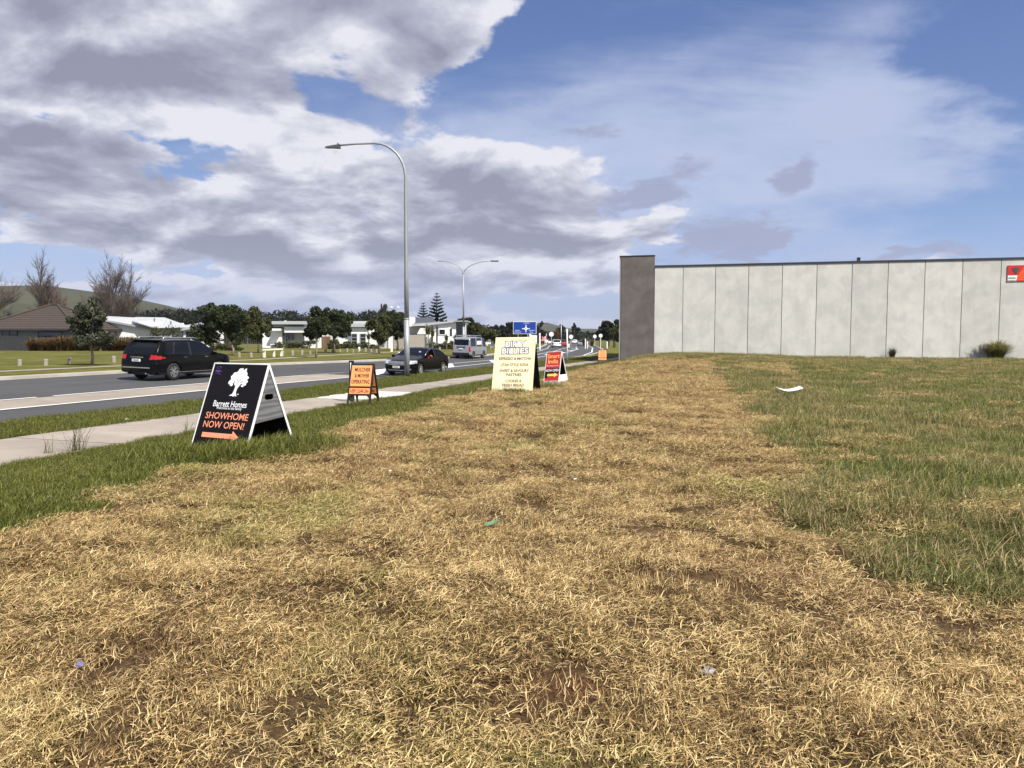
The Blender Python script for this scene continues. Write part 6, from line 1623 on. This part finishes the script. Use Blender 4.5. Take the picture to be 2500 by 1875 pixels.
def scatter(name, protos, pts, rotz, scl, mat, label, cat):
    """one object: scatter points + prototype tufts in one mesh, instanced by geometry nodes"""
    Vs = [pts]; pid = [np.zeros(len(pts), int)]; qs = []; ts = []; rq = []; rt = []; off = len(pts)
    for k, (V, q, t, rd) in enumerate(protos):
        Vs.append(V); pid.append(np.full(len(V), k+1)); qs.append(q+off); ts.append(t+off); rq.append(np.concatenate([rd, rd])); rt.append(rd); off += len(V)
    V = np.concatenate(Vs); q = np.concatenate(qs); t = np.concatenate(ts); me = bpy.data.meshes.new(name)
    me.vertices.add(len(V)); me.vertices.foreach_set('co', V.astype(np.float32).ravel())
    me.loops.add(q.size+t.size); me.loops.foreach_set('vertex_index', np.concatenate([q.ravel(), t.ravel()]).astype(np.int32))
    me.polygons.add(len(q)+len(t)); me.polygons.foreach_set('loop_start', np.concatenate([np.arange(len(q))*4, len(q)*4+np.arange(len(t))*3]).astype(np.int32))
    me.update(calc_edges=True)
    def att(n, ty, dom, d, prop='value'):
        a = me.attributes.new(n, ty, dom); a.data.foreach_set(prop, d)
    att('rnd', 'FLOAT', 'FACE', np.concatenate(rq+rt).astype(np.float32)); att('pid', 'INT', 'POINT', np.concatenate(pid).astype(np.int32))
    npr = off-len(pts); K = len(protos)
    att('rotv', 'FLOAT_VECTOR', 'POINT', np.concatenate([np.stack([np.zeros(len(pts)), np.zeros(len(pts)), rotz], -1), np.zeros((npr, 3))]).astype(np.float32).ravel(), 'vector')
    att('scl', 'FLOAT', 'POINT', np.concatenate([scl, np.ones(npr)]).astype(np.float32)); att('vid', 'INT', 'POINT', np.concatenate([rng.integers(0, K, len(pts)), np.zeros(npr)]).astype(np.int32))
    me.materials.append(mat); o = bpy.data.objects.new(name, me); col.objects.link(o)
    ng = bpy.data.node_groups.new(name, 'GeometryNodeTree'); ng.interface.new_socket('Geometry', in_out='INPUT', socket_type='NodeSocketGeometry'); ng.interface.new_socket('Geometry', in_out='OUTPUT', socket_type='NodeSocketGeometry')
    N = ng.nodes; Lk = ng.links; gi = N.new('NodeGroupInput'); go = N.new('NodeGroupOutput')
    def named(n, ty): a = N.new('GeometryNodeInputNamedAttribute'); a.data_type = ty; a.inputs[0].default_value = n; return a.outputs[0]
    cmp_ = N.new('FunctionNodeCompare'); cmp_.data_type = 'INT'; cmp_.operation = 'EQUAL'; Lk.new(named('pid', 'INT'), cmp_.inputs[2]); cmp_.inputs[3].default_value = 0
    sep = N.new('GeometryNodeSeparateGeometry'); Lk.new(gi.outputs[0], sep.inputs[0]); Lk.new(cmp_.outputs[0], sep.inputs[1])
    sp = N.new('GeometryNodeSplitToInstances'); sp.domain = 'FACE'; Lk.new(sep.outputs[1], sp.inputs[0]); Lk.new(named('pid', 'INT'), sp.inputs['Group ID'])
    ip = N.new('GeometryNodeInstanceOnPoints'); Lk.new(sep.outputs[0], ip.inputs['Points']); Lk.new(sp.outputs[0], ip.inputs['Instance']); ip.inputs['Pick Instance'].default_value = True
    Lk.new(named('vid', 'INT'), ip.inputs['Instance Index']); Lk.new(named('rotv', 'FLOAT_VECTOR'), ip.inputs['Rotation']); Lk.new(named('scl', 'FLOAT'), ip.inputs['Scale']); Lk.new(ip.outputs[0], go.inputs[0])
    md = o.modifiers.new('scatter', 'NODES'); md.node_group = ng
    tag(o, label, cat, kind='stuff'); return o
def surfz(x, y):
    """height of the finished ground sheet"""
    return interp2(x, y)
def interp2(x, y):
    i = np.clip(np.searchsorted(gx, x)-1, 0, nx-2); j = np.clip(np.searchsorted(gy, y)-1, 0, ny-2)
    u = (x-gx[i])/(gx[i+1]-gx[i]); v = (y-gy[j])/(gy[j+1]-gy[j])
    return (GZ[j, i]*(1-u)+GZ[j, i+1]*u)*(1-v)+(GZ[j+1, i]*(1-u)+GZ[j+1, i+1]*u)*v
def sample(dens, y0, y1, filt, slope=.80, pad=2.):
    A = (y1-y0)*(slope*(y0+y1)+2*pad); n = int(A*dens*1.0)
    y = rng.uniform(y0, y1, n*2); x = rng.uniform(-(slope*y1+pad), slope*y1+pad, n*2); k = (np.abs(x) < slope*y+pad)
    x, y = x[k][:n], y[k][:n]; k = filt(x, y); return x[k], y[k]
SOIL = [(1455, 1700, .20, .085, .9), (1490, 1760, .22, .07, .9), (1620, 1330, .22, .06, .2), (1590, 1100, .3, .10, .2), (1180, 1560, .12, .05, .9), (1330, 1500, .16, .035, .9)]
SOILW = [(*hit(U, V), a, b, c) for U, V, a, b, c in SOIL]
def bare(x, y):
    k = np.zeros(len(x), bool)
    for (sx, sy, a, b, r) in SOILW:
        c, s_ = math.cos(r), math.sin(r); dx, dy = x-sx, y-sy; u = dx*c-dy*s_; v = dx*s_+dy*c; k |= ((u/a)**2+(v/b)**2 < 1+.3*np.sin(9*x)) & (np.sin(x*57+y*31)*np.sin(y*71-x*13) < .55)
    return k
def f_mown(x, y):
    hole = (np.sin(x*5.3+1.7*np.sin(y*2.9))+np.sin(y*3.7+1.9*np.sin(x*3.1)) > 1.25) & (rng.uniform(0, 1, len(x)) < .72)
    return zones(x, y)[0] & ~bare(x, y) & ~hole
def f_verge(x, y):
    m, v, ql = zones(x, y); p_, q_ = pq(x, y); n_, f_ = itp(p_, PN), itp(p_, PF); nr = itp(p_, NEAR)
    return v & ~m & ((q_ < n_-.03) | ((q_ > f_+.05) & (q_ < nr-.02)))
def wallq(x, y): # distance in front of the wall line
    return (x-WX0)*(-wd.y/PW)*-1*-1+0*x
def f_long(x, y):
    m, v, ql = zones(x, y); p_, q_ = pq(x, y)
    nrm = Vector((wd.y, -wd.x, 0)).normalized(); dist = (x-WX0)*nrm.x+(y-Y0)*nrm.y
    return (~m) & (~v) & (q_ < ql) & (dist > .12)
sg_ = np.random.default_rng(11)
straw_p = [blades(380, .20, .018, .085, .0018, (-8, 40), .045, sg_, .28, .25) for _ in range(7)]
stub_p = [blades(170, .17, .02, .075, .0016, (25, 80), .01, sg_, .18, .2) for _ in range(5)]
short_p = [blades(200, .19, .035, .10, .0023, (30, 85), .002, sg_, .25, .4) for _ in range(6)]
long_p = [blades(190, .20, .07, .21, .0026, (20, 80), .003, sg_, .2, .45) for _ in range(7)]
def mk(name, protos, tiers, filt, mat, label, cat, zoff=0., sc0=1.):
    X, Y, S = [], [], []
    for d_, y0, y1, s_ in tiers:
        x, y = sample(d_, y0, y1, filt); X.append(x); Y.append(y); S.append(s_*rng.uniform(.75, 1.25, len(x)))
    x, y, s_ = map(np.concatenate, (X, Y, S)); z = interp2(x, y)+zoff+((.018+.022*np.clip((y-12)/15, 0, 1))*np.clip(np.sin(x*4.3+2*np.sin(y*2.1))+np.sin(y*6.1+x*1.7), 0, 2) if mat is M['straw'] else 0)
    print('SCATTER', name, len(x))
    return scatter(name, protos, np.stack([x, y, z], -1), rng.uniform(0, math.tau, len(x)), s_, mat, label, cat)
mk('cut_straw', straw_p, [(30, 2.2, 9, 1.), (20, 9, 18, 1.15), (9, 18, 32, 1.5), (5, 32, 52, 2.0)], f_mown, M['straw'], 'tan cut straw and mulch covering the mown strip', 'straw')
def patchy(f, sc, th, ph=0.):
    def g_(x, y):
        v = np.sin(x*sc+ph+1.3*np.sin(y*sc*.7))+np.sin(y*sc*1.3+ph*2+1.1*np.sin(x*sc*.9)); return f(x, y) & (v > th)
    return g_
mk('dry_stubble', stub_p, [(26, 2.2, 10, 1.), (16, 10, 20, 1.3), (7, 20, 45, 2.)], patchy(f_mown, 1.9, .1), M['straw'], 'upright pale stubble in patches over the mown strip', 'stubble')
mk('verge_grass', short_p, [(34, 2.2, 14, 1.), (22, 14, 30, 1.3), (10, 30, 70, 1.7)], f_verge, M['grass_verge'], 'short green grass on the bank and verges beside the path', 'grass')
mk('rough_grass', long_p, [(24, 2.2, 12, 1.), (15, 12, 24, 1.15), (8, 24, 42, 1.3), (5, 42, 60, 1.3)], f_long, M['grass_long'], 'longer rough green and brown grass on the right of the lot', 'grass')
sprig_p = [blades(12, .16, .22, .42, .0022, (50, 84), .003, sg_, .15, .28) for _ in range(4)]
mk('tall_stalks', sprig_p, [(5, 2.2, 16, 1.), (2.5, 16, 50, 1.1)], patchy(f_long, .8, -.3, 1.), M['grass_long'], 'thin tall stalks standing above the rough grass', 'grass')
mk('rough_straw', straw_p, [(7, 2.2, 14, 1.1), (2.2, 14, 50, 1.5)], patchy(f_long, 1.3, -.2, 2.), M['straw'], 'dead straw lying among the rough grass', 'straw', .03)
# taller grass around the sign feet and green regrowth inside the mown strip
feet = [(gpt(U, V), r, n) for U, V, r, n in ((520, 1122, .6, 85), (590, 1128, .5, 60), (660, 1110, .6, 60), (440, 1112, .6, 50), (700, 1100, .6, 40), (1240, 962, .8, 34), (1320, 950, .6, 30), (1355, 936, .5, 20), (880, 996, .5, 26), (930, 990, .4, 12))]
X, Y = [], []
for c, r, n in feet: X += list(rng.normal(c.x, r*.5, n)); Y += list(rng.normal(c.y+.1, r*.45, n))
X, Y = np.array(X), np.array(Y); scatter('tall_tuft_grass', long_p, np.stack([X, Y, interp2(X, Y)], -1), rng.uniform(0, 6.28, len(X)), rng.uniform(.8, 1.55, len(X)), M['grass_verge'], 'taller unmown grass round the feet of the signs', 'grass')
# straggly weeds by the path
def weed(U, V, n, h, label, seed):
    b = gpt(U, V); g = np.random.default_rng(seed); t = empty('seeding_weed', b, 0, label, 'weed'); strapplant(t, n, h, h*.85, M['palm'], 'stalks', .005, g, droop=.9)
weed(185, 1102, 40, .75, 'straggly dry weed leaning over the path at far left', 1)
weed(118, 1108, 10, .42, 'thin weed stalk left of the larger weed by the path', 2)
weed(455, 1062, 14, .45, 'thin dry weed beside the path left of the black sign', 3)
weed(872, 996, 22, .42, 'wispy weed under the orange warning sign', 4)
# thin air haze
hz_ = bbox('haze', (-3400, -280, -30), (3400, 4300, 250), bpy.data.materials.new('haze'), None)
hm = hz_.data.materials[0]; hm.use_nodes = True; hm.node_tree.nodes.clear()
vo = hm.node_tree.nodes.new('ShaderNodeVolumePrincipled'); vo.inputs['Density'].default_value = .00008; vo.inputs['Color'].default_value = (.80, .86, 1, 1)
ho = hm.node_tree.nodes.new('ShaderNodeOutputMaterial'); hm.node_tree.links.new(vo.outputs[0], ho.inputs['Volume']); tag(hz_, 'thin pale air haze over the whole place', 'haze', kind='stuff')
